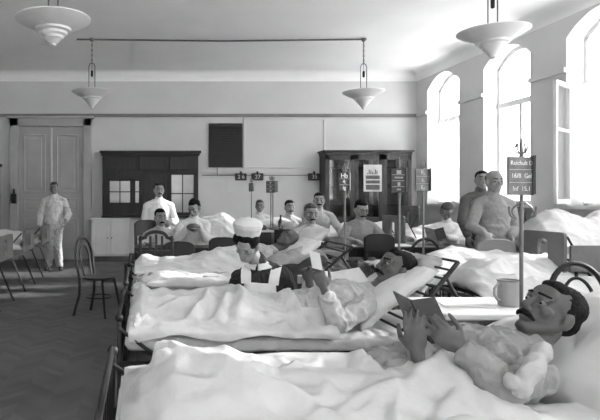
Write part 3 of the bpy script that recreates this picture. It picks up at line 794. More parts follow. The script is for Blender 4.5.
def backrest(x0, x1, y0, y1, z0, z1, label):
    """adjustable ladder-like bed rest: two rails and thin cross bars"""
    t = empty('bed_rest', ((x0+x1)/2, (y0+y1)/2, z0), label, 'bed rest')
    m = MB()
    for yy in (y0, y1): m.tube([(x0, yy, z0), (x1, yy, z1)], .013, 8)
    for k_ in range(9): f_ = k_/8; m.tube([(x0+(x1-x0)*f_, y0, z0+(z1-z0)*f_), (x0+(x1-x0)*f_, y1, z0+(z1-z0)*f_)], .008, 6)
    obj('frame', m, 'iron', t)
    for yy in (y0+.03, y1-.03): obj('prop', MB().tube([(x0+(x1-x0)*.8, yy, z0+(z1-z0)*.8), (x1+.12, yy, z0)], .010, 8), 'iron', t)
    return t
backrest(1.52, 1.84, 3.2, 3.7, BZ+.02, 1.02, 'dark ladder-like bed rest behind the pillows of the second bed')
backrest(1.30, 1.72, 4.5, 5.1, BZ+.02, 1.0, 'crossed dark bed rest behind the dark-haired head of the second bed')

def RY(a): return Matrix.Rotation(math.radians(a), 3, 'Y')
def RZ(a): return Matrix.Rotation(math.radians(a), 3, 'Z')
def RXm(a): return Matrix.Rotation(math.radians(a), 3, 'X')
# bed 1 pillows
pillow((1.80, 2.08, .785), .36, .38, .10, RZ(6) @ RY(-30), 'big white pillow under the head of the reading man in the foreground', seed=1)
pillow((1.70, 2.45, .76), .30, .20, .07, RZ(-14) @ RY(-24), 'white pillow corner beyond the foreground man beside the enamel mug', seed=5)
# bed 2
pillow((1.52, 3.50, .78), .30, .24, .07, RZ(4) @ RY(-36), 'white pillow under the dark-haired head on the second bed', seed=2)
pillow((1.76, 3.62, .88), .17, .26, .075, RY(-58), 'grey rumpled cushion leaning on the bed rest of the second bed', m='grey_pillow', seed=9)
pillow((1.36, 4.92, .88), .24, .15, .06, RZ(8) @ RY(-34), 'long pale pillow raised behind the hand with the small book', seed=12)
pillow((1.78, 6.15, .90), .27, .26, .06, RZ(8) @ RY(-36), 'white pillow behind the bald patient on the fourth bed', seed=14)

# sheets
blanket('bed_sheet', B[0][0]+.01, B[0][1], B[0][2]+.0, B[0][3]-.03, BZ+.004, [(0, BZ+.01), (2, BZ+.01)], 'white bed sheet on the nearest bed under the patient', 'bed sheet', 'sheet', drop=.10, amp=.010, seed=31, nx=120, ny=70, group='bed sheets')
# ---- foreground patient
man1 = person('dark-haired man with a moustache lying in the nearest bed and reading a dark book',
       (.98, 2.12, .66), (1.47, 2.13, .795), (0, 1, .12), (1.578, 2.13, .945), (-.82, -.20, .50), (.55, -.02, .80),
       [(P(461, 349, 1.93), (-.70, .10, .62), (.20, .95, .10), 42, P(504, 388, 1.84)),
        (P(417, 352, 1.99), (-.10, .10, .98), (.62, .78, .1), 26, (1.20, 2.24, .72))],
       [((.58, 2.03, .685), (.18, 2.05, .66), (.13, 2.07, .78)), ((.58, 2.22, .685), (.18, 2.2, .66), (.13, 2.19, .78))],
       'shirt_grey', vox=.0055, sleeve=.93, fold=.016, loc=(1.0, 2.12, BZ), hs=1.04)
blanket('blanket', -.08, 1.25, B[0][2]-.01, B[0][3], BZ+.01,
        [(-.10, .62), (0.0, .68), (.13, .80), (.28, .775), (.55, .72), (.72, .69), (.9, .72), (1.1, .78), (1.25, .78)],
        'pale blanket heaped over the legs of the foreground man', over=man1, xo=.88, width=.33, yc=2.08, drop=.20, amp=.034, seed=2.2,
        folds=[(.16, 2.1, .75, -.66, .6, .035, .05), (.3, 2.25, .98, -.15, .9, .05, .035), (.2, 1.95, .9, .3, .7, .03, .03), (.7, 1.9, .95, .2, .5, .03, .03)])
# near edge turned back sheet
blanket('turned_sheet', .95, 1.92, B[0][2]-.03, 1.92, BZ+.05, [(0.9, .70), (1.3, .66), (1.9, .72)], 'white sheet end rumpled along the near edge of the nearest bed', 'bed sheet', 'sheet', drop=.22, amp=.025, width=.2, seed=8.8, nx=90, ny=50, group='bed sheets')
m = MB().cone(P(543, 350, 1.84), P(535, 366, 1.80), .024, .030).cone(P(535, 366, 1.80), P(521, 386, 1.78), .030, .032).cone(P(521, 386, 1.78), P(513, 382, 1.78), .028, .024)
tag(remesh('rolled_cloth', m, 'gown_pale', None, .006, 3, .009, 16), 'pale rolled shirt tail at the side of the foreground man', 'cloth')

def book(root_loc, spine_a, spine_b, c1, c2, label, m='bookcloth', m2='bookcloth_worn', th=.010):
    """open book: spine edge a-b, the two boards run along c1 and c2, pages between"""
    t = empty('book', root_loc, label, 'book')
    a, b = V(spine_a), V(spine_b)
    def board(c, mt, nm, inner):
        c = V(c); n = (b-a).cross(c).normalized()*.003
        q = MB(); vs = [a-n, b-n, b+c-n, a+c-n, a+n, b+n, b+c+n, a+c+n]
        q.add(vs, [(0, 1, 2, 3), (7, 6, 5, 4), (0, 4, 5, 1), (1, 5, 6, 2), (2, 6, 7, 3), (3, 7, 4, 0)]); obj(nm, q, mt, t, bevel=.001)
        n2 = (b-a).cross(c).normalized()
        if n2.dot(V(inner)) < 0: n2 = -n2
        e = (b-a)*.03; q = MB(); c_ = c*.95
        vs = [a+e+n2*.003, b-e+n2*.003, b-e+c_+n2*.003, a+e+c_+n2*.003, a+e+n2*th, b-e+n2*th, b-e+c_+n2*th*.7, a+e+c_+n2*th*.7]
        q.add(vs, [(0, 1, 2, 3), (7, 6, 5, 4), (0, 4, 5, 1), (1, 5, 6, 2), (2, 6, 7, 3), (3, 7, 4, 0)]); obj('pages', q, 'paper', t)
    inner = (V(c1)+V(c2))
    board(c1, m, 'cover', inner); board(c2, m2, 'cover', inner)
    d = (b-a).normalized(); q = MB().cone(a+d*.004, b-d*.004, .005, .005, 8); obj('spine', q, m, t)
    return t
sa = P(431, 344, 2.02); sb = P(411, 300, 2.05)
book(sa, sa, sb, (.098, .02, .008), (-.028, .085, .020), 'dark open book held up by the man in the foreground')

# ---- second patient
man2 = person('dark-haired man on the second bed holding up a small pale booklet',
       (.98, 3.50, .655), (1.43, 3.51, .775), (0, 1, .1), (1.612, 3.50, .945), (-.90, -.12, .36), (.40, 0, .9),
       [(P(324, 288, 3.25), (-.30, .05, .95), (.2, .9, -.1), 50, P(338, 323, 3.2)),
        ((1.07, 3.52, .86), (-.2, -.2, .9), (-.1, -.9, .1), 60, (1.16, 3.74, .68))],
       [((.58, 3.44, .69), (.18, 3.45, .66), (.13, 3.47, .76)), ((.56, 3.62, .69), (.18, 3.6, .66), (.13, 3.58, .76))],
       'gown_pale', vox=.006, sleeve=.82, fold=.014, loc=(1.0, 3.5, BZ), hs=1.05)
blanket('blanket', -.08, 1.12, B[1][2]-.01, B[1][3], BZ+.03,
        [(-.10, .78), (0.0, .82), (.12, .79), (.26, .76), (.42, .77), (.60, .785), (.78, .73), (1.12, .72)],
        'pale blanket over the legs of the man on the second bed', over=man2, xo=.96, width=.34, yc=3.52, drop=.05, amp=.030, seed=5.7,
        folds=[(.25, 3.2, .5, .85, .35, .03, .05), (.42, 3.2, .35, .93, .3, .03, .045), (.55, 3.2, .15, .98, .35, .035, .05), (.1, 3.3, .8, .5, .3, .03, .03)])
sa = P(313, 268, 3.24); sb = P(310, 251, 3.24)
book(sa, sa, sb, (.05, -.02, -.012), (.048, .012, -.012), 'small pale booklet held up in the hand of the man on the second bed', 'paper', 'bookcloth_worn', .006)
o = MB()
blanket('towel', 1.12, 1.48, 3.55, 3.95, .83, [(1.1, .90), (1.3, .88), (1.5, .92)], 'white folded towel lying beyond the chest of the man on the second bed', 'towel', 'sheet', drop=.10, amp=.01, width=.3, seed=3.3, nx=40, ny=40, group=None)
pillow((-.0, 3.22, .655), .07, .055, .05, RZ(20), 'white rag tucked into the foot corner of the second bed', m='sheet', seed=4, cat='cloth', name='rag', group=None)

# bed 3
blanket('blanket', -.08, 1.6, B[2][2]-.01, B[2][3], BZ+.03,
        [(-.1, .66), (.1, .69), (.9, .68), (1.15, .80), (1.35, .88), (1.6, .86)],
        'grey rumpled blanket on the bed behind the nurse', m='grey_blanket', width=.34, drop=.03, amp=.035, seed=11.1,
        folds=[(1.15, 4.6, .9, .3, .5, .05, .06), (1.1, 4.8, .9, .2, .5, .05, .06), (1.05, 5.0, .95, .1, .5, .04, .05)])
blanket('cover_sheet', 1.05, 1.9, B[2][2]-.01, 4.95, BZ+.10, [(1.0, .70), (1.4, .86), (1.9, .80)], 'dark grey coverlet bunched beyond the raised small book', m='dark_blanket', width=.3, drop=.15, amp=.045, seed=17.1, nx=80, ny=60)
m = MB(); o = pillow((.42, 4.43, .70), .40, .055, .05, RZ(0), 'long rolled bolster along the near edge of the bed behind the nurse', seed=7, cat='bolster', name='bolster', m='blanket', group=None)
blanket('bed_sheet', -.05, 1.1, 4.52, 5.2, BZ+.05, [(-.1, .66), (.2, .74), (.5, .70), (.9, .7)], 'white sheet rumpled on the foot of the bed behind the nurse', 'bed sheet', 'sheet', drop=.02, amp=.03, width=.25, seed=23, nx=70, ny=50, group='bed sheets')
man4 = person('bald patient lying asleep with closed cropped head on the fourth bed', (.95, 6.12, .70), (1.42, 6.12, .80), (0, 1, .1), (1.62, 6.10, .955), (-.62, -.45, .55), (.65, -.1, .75),
       [((1.0, 5.95, .80), (-.8, .5, 0), (0, 0, -1), 20, None), ((1.0, 6.3, .80), (-.8, -.5, 0), (0, 0, -1), 20, None)],
       [((.6, 6.06, .69), (.2, 6.08, .66), (.14, 6.1, .72)), ((.6, 6.2, .69), (.2, 6.18, .66), (.14, 6.17, .72))], 'gown_pale', vox=.010, hair='hair_grey', bald=True, moust=False, fold=.01, loc=(1, 6.12, BZ))
# bed 4
blanket('blanket', -.08, 1.42, B[3][2]-.01, B[3][3], BZ+.03,
        [(-.1, .72), (.0, .75), (.2, .72), (.45, .70), (.7, .77), (.85, .82), (1.05, .78), (1.42, .76)],
        'white blanket over raised knees on the fourth bed before the long dark table', m='sheet', over=man4, xo=1.1, width=.36, drop=.03, amp=.03, seed=14.4)

# ---- nurse
nh = V((.785, 4.12, 1.045))
nu = person('nurse in dark dress, white apron and white cap looking down between the beds',
       (.96, 4.24, .42), (.90, 4.22, .885), V((-.92, .38, 0)), nh, (-.42, -.72, -.52), (-.10, -.45, .88),
       [((.98, 4.04, .66), (-.6, -.75, -.1), (0, 0, -1), 25, None), ((.66, 4.06, .66), (-.3, -.9, -.1), (0, 0, -1), 25, None)],
       [((.66, 4.14, .40), (.64, 4.14, .09), (.50, 4.12, .03)), ((.56, 4.26, .40), (.54, 4.26, .09), (.40, 4.24, .03))],
       'dress', vox=.0055, moust=False, female=True, fold=.010, loc=(.96, 4.24, 0), skin='skin_pale', hs=1.02, collar=True)
Hn = frame((-.42, -.72, -.52), (-.10, -.45, .88))
def nhp(x, y, z): return nh+Hn @ V((x, y, z))
m = MB()   # cap: a banded, puffed crown that widens upward
rings = []
for (r_, z, yo) in ((.080, .035, -.005), (.086, .050, -.008), (.088, .085, -.012), (.092, .090, -.014), (.098, .115, -.018), (.094, .145, -.022), (.074, .165, -.026), (.035, .176, -.03), (.004, .178, -.03)):
    r_ *= 1.1
    rings.append([nhp(r_*math.cos(a)*(1+.02*math.sin(9*a)), yo-.03+r_*1.12*math.sin(a)*(1+.02*math.sin(9*a)), .040+(z*.88)+.45*(r_*math.sin(a))) for a in [2*PI*q/48 for q in range(48)]])
m.rings(rings); obj('cap', m, 'shirt_white', nu)
# apron: bib with straps and a round collar
ff = V((-.38, -.92, 0)).normalized(); rr = V((.92, -.38, 0)).normalized()
def ap(u, v, z): return V((.93, 4.23, z))+rr*u+ff*v
m = MB(); vs = []; nx_, nz_ = 20, 16
for i in range(nx_+1):
    u = -.115+.23*i/nx_
    for j in range(nz_+1):
        z = .42+.34*j/nz_; uu = u*(1+.35*(1-j/nz_)); v = .172-(uu/.19)**2*.06+.006*math.sin(uu*60)-.035*(j/nz_)**2
        vs.append(ap(uu, v, z))
fs = [(i*(nz_+1)+j, (i+1)*(nz_+1)+j, (i+1)*(nz_+1)+j+1, i*(nz_+1)+j+1) for i in range(nx_) for j in range(nz_)]
m.add(vs, fs); o = obj('apron_bib', m, 'coat_white', nu); so = o.modifiers.new('s', 'SOLIDIFY'); so.thickness = .006; so.offset = 1
for s_ in (-1, 1):
    m = MB(); rings = []
    pth = [(s_*.10, .135, .75), (s_*.105, .125, .80), (s_*.11, .095, .845), (s_*.11, .05, .872), (s_*.105, 0, .882), (s_*.10, -.06, .865), (s_*.09, -.12, .80), (s_*.08, -.14, .70)]
    for q, (u, v, z) in enumerate(pth):
        c_ = ap(u, v, z); n_ = (c_-ap(0, 0, .72)).normalized(); t_ = rr
        hw = .036; rings.append([c_-t_*hw+n_*.004, c_+t_*hw+n_*.004, c_+t_*hw-n_*.004, c_-t_*hw-n_*.004])
    m.rings(rings); obj('apron_strap', m, 'coat_white', nu)
m = MB(); cn = V((.90, 4.22, .905))
for s_ in (-1, 1):
    rings = []
    for q in range(9):
        a = PI*.5-s_*(.08+q*.32); c0 = cn+rr*math.cos(a)*.062+ff*math.sin(a)*.058; c1 = cn+rr*math.cos(a)*.118+ff*math.sin(a)*.115+V((0, 0, -.052+.02*abs(math.cos(a))))
        rings.append([c0+V((0, 0, .008)), c1+V((0, 0, .006)), c1-V((0, 0, .002)), c0-V((0, 0, .004))])
    m.rings(rings)
obj('collar', m, 'shirt_white', nu)
obj('brooch', MB().ell(ap(0, .122, .862), (.013, .013, .013)), 'enamel', nu)

# ------------------------------------------------------------------ night table, mug
t = empty('night_table', (1.78, 2.88, 0), 'white topped night table between the heads of the two nearest beds', 'night table')
obj('table_top', MB().box(1.46, 2.2, 2.64, 3.12, .80, .83), 'nightstand_top', t, bevel=.008)
obj('apron', MB().box(1.50, 2.16, 2.67, 3.09, .72, .80), 'steel', t)
for x_ in (1.52, 2.14):
    for y_ in (2.69, 3.07): obj('leg', MB().box(x_-.015, x_+.015, y_-.015, y_+.015, 0, .72), 'steel', t)
obj('shelf', MB().box(1.50, 2.16, 2.67, 3.09, .3, .32), 'steel', t)
mp = P(509, 305, 2.86); mx_, my_ = mp.x, 2.86; mz = .83
t = empty('enamel_mug', (mx_, my_, mz), 'enamel mug with a handle on the night table beside the foreground head', 'mug')
h_ = .132; r_ = .052
obj('cup', MB().lathe([(.004, mz+.001), (r_*.97, mz+.001), (r_, mz+.008), (r_, mz+h_-.004), (r_+.003, mz+h_), (r_-.002, mz+h_+.001), (r_-.004, mz+h_-.006), (r_-.004, mz+.01), (.004, mz+.008)], (mx_, my_, 0), 32), 'enamel_grey', t)
obj('rim', MB().tube([(mx_+math.cos(a)*r_, my_+math.sin(a)*r_, mz+h_) for a in [2*PI*q/32 for q in range(32)]], .0035, 8, True), 'steel', t)
ha = math.radians(192)
hx, hy = math.cos(ha), math.sin(ha)
obj('handle', MB().tube([(mx_+hx*q, my_+hy*q, mz+z) for q, z in ((r_-.003, .105), (r_+.018, .112), (r_+.036, .095), (r_+.038, .06), (r_+.02, .035), (r_-.003, .028))], .007, 8), 'enamel_grey', t)
o = MB().box(0, .24, 0, .17, 0, .004, RZ(-14), P(452, 300, 3.0)*0+V((1.56, 2.84, .8305)))
tag(obj('paper_sheet', o, 'paper', loc=(1.6, 2.9, .832)), 'sheet of paper lying on the night table beside the dark book', 'paper')

# ------------------------------------------------------------------ bed poles with slates
def pole(x, y, ztop, label, sc=1.0, lines=None, side=1, base=True, hooks=True, group='slate poles standing at the beds', pale=False, bz=None, ang=12, wdt=.135):
    t = empty('slate_pole', (x, y, 0), label, 'slate pole', group)
    obj('pole', MB().tube([(x, y, .02), (x, y, ztop+.02)], .0085, 10).cone((x, y, .74), (x, y, .77), .014, .014), 'steel', t)
    obj('foot', MB().lathe([(.12, 0), (.12, .012), (.03, .03), (.015, .06), (.005, .07)], (x, y, 0), 20), 'iron', t)
    m = MB()
    for a in (0, PI/2, PI, 1.5*PI):
        c_, s_ = math.cos(a+.4), math.sin(a+.4)
        m.tube([(x, y, ztop+.015), (x+c_*.02, y+s_*.02, ztop+.02), (x+c_*.03, y+s_*.03, ztop+.045), (x+c_*.022, y+s_*.022, ztop+.065)], .004, 6)
    m.cone((x, y, ztop), (x, y, ztop+.085), .010, .004)
    obj('finial', m, 'steel', t)
    if hooks:
        m = MB()
        for s_ in (-1, 1):
            zz = ztop-.235; pts = [(x+s_*(.01+.03*math.sin(q/10*PI)+.02*q/10), y-.01, zz+.02-.075*q/10) for q in range(11)]
            pts += [(x+s_*(.045+.02*math.sin(q/6*PI/2+.3)), y-.01, zz-.055+.055*(q/6)) for q in range(1, 7)]
            m.tube(pts, .0045, 6)
        obj('hooks', m, 'steel', t)
    hgt = .182*sc; R = RZ(ang); z0 = ztop-hgt
    def slate(off, rz, wd, mm, nm, ln, dz=0):
        Rr = RZ(rz); o_ = V((x, y, z0+dz))+V(off)
        s_ = obj(nm, MB().box(-wd/2, wd/2, -.006, .006, 0, hgt, Rr, o_), mm, t, bevel=.002)
        if ln is not None:
            for q, (txt, sz) in enumerate(ln):
                pz = hgt*(1-(q+.5)/len(ln)); p_ = o_+Rr @ V((0, -.0068, pz)); chalk(s_, txt, p_, sz, (PI/2, 0, math.radians(rz)))
            b_ = MB()
            for q in range(1, len(ln)): b_.box(-wd/2+.004, wd/2-.004, -.0072, -.0058, hgt*q/len(ln)-.0008, hgt*q/len(ln)+.0008, Rr, o_)
            obj('ruled_line', b_, 'chalk', s_)
        return s_
    slate((-.012*side, -.012, 0), ang*side, wdt*sc, 'slate_pale' if pale else 'slate', 'slate', lines)
    slate((side*wdt*sc*.52, .03, -.0), side*62, wdt*sc*.8, 'slate', 'slate', None, .006)
    return t
pole(1.80, 2.61, 1.38+43*2.61/F, 'slate pole nearest the camera, with a chalked name slate, behind the foreground man', 1.0, [('Reichult D', .029), ('16/8  Gef', .031), ('Inf  15.1', .031)], wdt=.145, pale=True)
pole(1.88, 4.02, 1.38+31*4.02/F, 'slate pole of the second bed, with a dark ruled slate', .95, [('|||||', .03), ('====', .03), ('|||', .03), ('==', .03)], wdt=.13, hooks=False)
pole(2.66, 5.2, 1.38+31*5.2/F, 'slate pole with a pale slate standing right of the second bed pole', 1.15, [('F:.', .05), ('i:.', .05), ('E.:', .05)], wdt=.14, hooks=False, pale=True)
pole(1.88, 5.10, 1.38+27*5.1/F, 'slate pole before the cabinet, its white chalk marks turned sideways', .9, [('Hb', .06), ('4:', .05), ('ig', .05)], wdt=.12, hooks=False)
pole(1.88, 8.02, 1.38+19*8.02/F, 'slate pole with two slates behind the seated nurse, left one of the close pair', .95, [('=', .05), ('=', .05), ('=', .05)], hooks=False)
pole(1.98, 8.32, 1.38+19*8.32/F, 'slate pole with two slates behind the seated nurse, right one of the close pair', .95, [('0', .07), ('1', .06)], hooks=False)
pole(1.86, 9.35, 1.38+17*9.35/F, 'thin slate pole with one narrow black slate before the far wall', .8, None, wdt=.09, hooks=False)

# ------------------------------------------------------------------ chairs
def bentwood(x, y, rz, label, m='wood_dark', hoop=2, scale=1.0, solid=False):
    """front of the seat points along local -Y"""
    R = RZ(rz)*scale; O = V((x, y, 0)); t = empty('bentwood_chair', O, label, 'chair')
    def T(ps): return [R @ V(p)+O for p in ps]
    seat = MB(); pr_ = [(.003, .435), (.19, .435), (.205, .445), (.20, .462), (.003, .458)]
    q = MB().lathe(pr_, (0, 0, 0), 28); seat.add([R @ V(v)+O for v in q.v], q.f); obj('seat', seat, m, t)
    for sx, sy in ((-1, -1), (1, -1)): obj('leg', MB().tube(T([(sx*.14, sy*.13, .44), (sx*.165, sy*.165, .22), (sx*.185, sy*.20, 0)]), [.017, .015, .012], 8), m, t)
    # back legs run up into the outer hoop
    hp = []
    for i in range(17):
        a = PI*i/16; hp.append((-.185*math.cos(a) if True else 0, .20+.035*math.sin(a), .62+.30*math.sin(a)**.8))
    pts = [(-.19, .235, 0), (-.165, .17, .25), (-.165, .165, .45)]+hp+[(.165, .165, .45), (.165, .17, .25), (.19, .235, 0)]
    obj('back_frame', MB().tube(T(pts), .0175, 8), m, t)
    if hoop > 1:
        hp = []
        for i in range(15): a = PI*i/14; hp.append((-.10*math.cos(a), .195+.03*math.sin(a), .66+.17*math.sin(a)))
        obj('inner_hoop', MB().tube(T([(-.075, .15, .45)]+hp+[(.075, .15, .45)]), .0105, 8), m, t)
    obj('stretcher', MB().tube(T([(math.cos(a)*.155, math.sin(a)*.155, .22) for a in [2*PI*q_/24 for q_ in range(24)]]), .008, 6, True), m, t)
    return t
def panel_chair(x, y, rz, label, m='wood_black', kind='solid', zt=.95, wd=.42, name='dining_chair'):
    R = RZ(rz); O = V((x, y, 0)); t = empty(name, O, label, 'chair'); w2 = wd/2
    def bx(*a): return MB().box(*a, R, O)
    obj('seat', bx(-w2, w2, -.2, .2, .43, .465), m, t, bevel=.01)
    for sx in (-1, 1): obj('leg', bx(sx*w2-.018-(sx*.018), sx*w2+.018-(sx*.018), -.19, -.155, 0, .43), m, t, bevel=.004)
    for sx in (-1, 1): obj('back_post', bx(sx*(w2-.02)-.018, sx*(w2-.02)+.018, .165, .2, 0, zt-.05), m, t, bevel=.006)
    if kind == 'solid':
        n = 12; poly = [(-w2, zt-.22), (w2, zt-.22)]+[(w2*math.cos(PI*i/n) if 0 else w2-(2*w2)*i/n, zt-.05+.05*(1-(abs(2*i/n-1))**4)) for i in range(n+1)]
        q = MB().prism(poly, 'y', .16, .205); b_ = MB().add([R @ V(v)+O for v in q.v], q.f); obj('backrest', b_, m, t, bevel=.01)
    else:
        pts = [(-w2, .18, zt-.10), (-w2+.06, .18, zt-.07)]+[(w2*.62*-math.cos(PI*i/10), .18, zt-.07+.07*math.sin(PI*i/10)) for i in range(11)]+[(w2-.06, .18, zt-.07), (w2, .18, zt-.10)]
        obj('top_rail', MB().tube([R @ V(p)+O for p in pts], .022, 8), m, t)
        q = MB()
        for u in (-.07, 0, .07): q.box(u-.014, u+.014, .172, .19, .465, zt-.03+(-.02 if u else 0), R, O)
        obj('splat', q, m, t); obj('low_rail', bx(-w2+.03, w2-.03, .17, .195, zt-.25, zt-.22), m, t)
    return t
bentwood(-.52, 6.62, 63, 'dark bentwood chair standing in the aisle at the feet of the beds')
bentwood(2.83, 3.35, 0, 'bentwood chair whose double hoop back shows behind the foreground head', scale=1.05)
panel_chair(.17, 6.46+.30, 180, 'dark chair with an arched top rail before the seated moustached man', kind='arch', zt=1.0)
panel_chair(.46, 6.80, 176, 'black chair with a low solid back beside the arched chair', zt=.88, wd=.38)
panel_chair(2.82, 6.72, 180, 'black chair with a rounded solid back before the man reading at the table', zt=.98, wd=.36)
bentwood(3.36, 6.75, 180, 'bentwood chair with an open hoop back beside the black solid chair', hoop=1)
panel_chair(1.02, 7.0, 176, 'dark chair pushed to the table behind the cap of the nurse', zt=.92, wd=.36)
panel_chair(-.02, 7.95, 205, 'tall backed brown chair beside the white cupboard', 'wood_mid', 'solid', 1.10, .36)
panel_chair(3.62, 5.72+.1, 180, 'grey chair with a rounded board back before the standing man', m='wood_grey', zt=.98, wd=.40)

# ------------------------------------------------------------------ tables of the far middle
def table(x0, x1, y0, y1, z, label, m='wood_dark'):
    t = empty('long_table', ((x0+x1)/2, (y0+y1)/2, 0), label, 'table')
    obj('table_top', MB().box(x0, x1, y0, y1, z-.035, z), m, t, bevel=.006)
    obj('apron', MB().box(x0+.05, x1-.05, y0+.05, y1-.05, z-.13, z-.035), m, t)
    for a in (x0+.08, x1-.08):
        for b_ in (y0+.08, y1-.08): obj('leg', MB().box(a-.025, a+.025, b_-.025, b_+.025, 0, z-.035), m, t)
table(-.1, 1.35, 6.98, 7.48, .77, 'long dark table before the two patients on the left')
table(2.35, 4.35, 7.0, 7.62, .78, 'long table where the two readers sit near the windows')
tag(obj('cloth', MB().box(2.36, 2.75, 7.05, 7.5, .781, .80), 'sheet', bevel=.006, loc=(2.5, 7.2, .78)), 'white folded cloth on the left end of the table of the readers', 'cloth')
tag(obj('newspaper', MB().box(3.05, 3.55, 7.1, 7.42, .781, .787), 'paper', loc=(3.3, 7.2, .78)), 'newspaper lying on the table between the two readers', 'newspaper')

# ------------------------------------------------------------------ people of the far middle
D = None
def hp(px, py, d): return P(px, py, d)
a155 = standing('attendant in a long white coat standing behind the seated patients', .27, 8.75, 1.655, (.1, -1), (.15, -.97, -.1),
         [(hp(152, 232, 8.6), (.2, -.3, -.9), (.8, 0, 0), 30, None), (hp(171, 221, 8.5), (-.5, -.3, -.5), (-.3, .9, 0), 40, None)], 'coat_white', skirt=.55, trousers='coat_white', shoes=True, fold=.007)
seated('patient with a moustache sitting behind the arched chair', .26, 7.72, 1.25, (.05, -1), (.25, -.95, -.1),
       [((.05, 7.35, .80), (.6, -.6, 0), (0, 0, -1), 20, None), ((.48, 7.35, .80), (-.6, -.6, 0), (0, 0, -1), 20, None)], 'gown_pale', hs=1.05)
seated('young man in a white shirt looking down at the dark cap in his hands', .74, 7.80, 1.385, (.1, -1), (-.45, -.72, -.5),
       [(hp(188, 228, 7.5), (.7, -.5, 0), (.2, .6, -.6), 50, None), (hp(199, 227, 7.5), (-.7, -.5, 0), (-.2, .6, -.6), 50, None)], 'shirt_white', moust=False, hs=1.05, hup=(-.2, -.3, .95))
tag(obj('dark_cap', MB().ell(hp(193.5, 227, 7.38), (.095, .07, .05)).ell(hp(193.5, 229, 7.34), (.07, .07, .015)), 'suit_dark', loc=hp(193.5, 227, 7.38)), 'dark cap held by the young man in a white shirt', 'cap')
seated('man in white seen small behind the slate poles before the far wall', 2.25, 10.5, 1.38, (-.1, -1), (-.15, -.95, -.1),
       [((2.1, 10.1, .8), (.5, -.5, 0), (0, 0, -1), 20, None), ((2.5, 10.1, .8), (-.5, -.5, 0), (0, 0, -1), 20, None)], 'shirt_white', moust=False, hair='hair_grey')
seated('man with a moustache and pale shirt beside the dark bottle', 2.46, 9.15, 1.375, (0, -1), (.05, -.99, -.08),
       [((2.3, 8.75, .85), (.6, -.5, 0), (0, 0, -1), 20, None), ((2.65, 8.75, .85), (-.6, -.5, 0), (0, 0, -1), 20, None)], 'gown_pale', hs=1.02)
seated('heavy man with a dark moustache leaning on the bedding below the man in grey', 2.20, 7.15, 1.32, (.05, -1), (-.02, -.98, -.18),
       [(hp(298, 240, 6.8), (.8, -.5, 0), (0, 0, -1), 30, None), (hp(330, 240, 6.8), (-.6, -.6, 0), (0, 0, -1), 30, None)], 'gown_pale', hs=1.08, hair='hair_grey')
seated('man in a grey jacket sitting raised behind the heavy man', 2.72, 8.45, 1.49, (-.1, -1), (-.25, -.95, -.1),
       [((2.55, 8.1, .9), (.2, -.6, -.6), (0, 0, -1), 30, None), ((2.95, 8.1, .9), (-.2, -.6, -.6), (0, 0, -1), 30, None)], 'gown_pale', hs=1.02)
seated('man with a big dark moustache sitting at the table and looking down', 3.12, 7.82, 1.36, (0, -1), (.02, -.93, -.35),
       [(hp(352, 240, 7.45), (.5, -.7, 0), (0, 0, -1), 25, None), (hp(389, 238, 7.45), (-.5, -.7, 0), (0, 0, -1), 25, None)], 'shirt_grey', hs=1.14)
seated('man in a white gown bent over a dark book at the table', 4.35, 7.85, 1.33, (-.25, -1), (-.45, -.65, -.6),
       [(hp(432, 238, 7.5), (.6, -.5, .1), (.3, .5, -.3), 45, None), (hp(446, 238, 7.5), (-.5, -.5, .2), (-.3, .5, -.3), 45, None)], 'coat_white', moust=False, hair='hair_grey', hup=(-.2, -.5, .85), hs=1.05)
sa = hp(438, 241, 7.34); sb = sa+V((0, .09, .15)); book(sa, sa, sb, (.13, .02, .03), (-.13, .02, .03), 'dark open book of the reader in a white gown')
standing('standing patient with a long grey gown, left of the near slate pole', 3.86, 6.02, 1.70, (-.15, -1), (-.15, -.97, -.12),
         [(hp(484, 233, 5.75), (.5, -.3, -.8), (.2, .8, 0), 40, None), (hp(511, 236, 5.85), (0, -.2, -1), (-1, 0, 0), 30, None)], 'gown_grey', skirt=.62, hair='hair_grey', hs=1.04, wid=.86, bald=True, moust=False, trousers='gown_grey', shoes=True)
standing('standing man in a darker coat half hidden behind the grey gowned patient', 4.36, 7.05, 1.755, (-.1, -1), (-.35, -.93, 0),
         [((4.1, 6.9, .85), (0, -.2, -1), (1, 0, 0), 30, None), ((4.62, 6.9, .85), (0, -.2, -1), (-1, 0, 0), 30, None)], 'suit_dark', moust=False, trousers='suit_dark', skirt=.75, shoes=True)
standing('thin patient in pale pyjamas standing alone before the double door', -1.72, 10.75, 1.73, (.05, -1), (.02, -.98, -.15),
         [(hp(39, 228, 10.6), (0, -.2, -1), (1, 0, 0), 30, None), (hp(66, 220, 10.55), (.1, -.3, -.95), (-1, 0, 0), 35, None)], 'shirt_white', trousers='gown_pale', shoes=True, moust=False, hair='hair_grey', fold=.012)

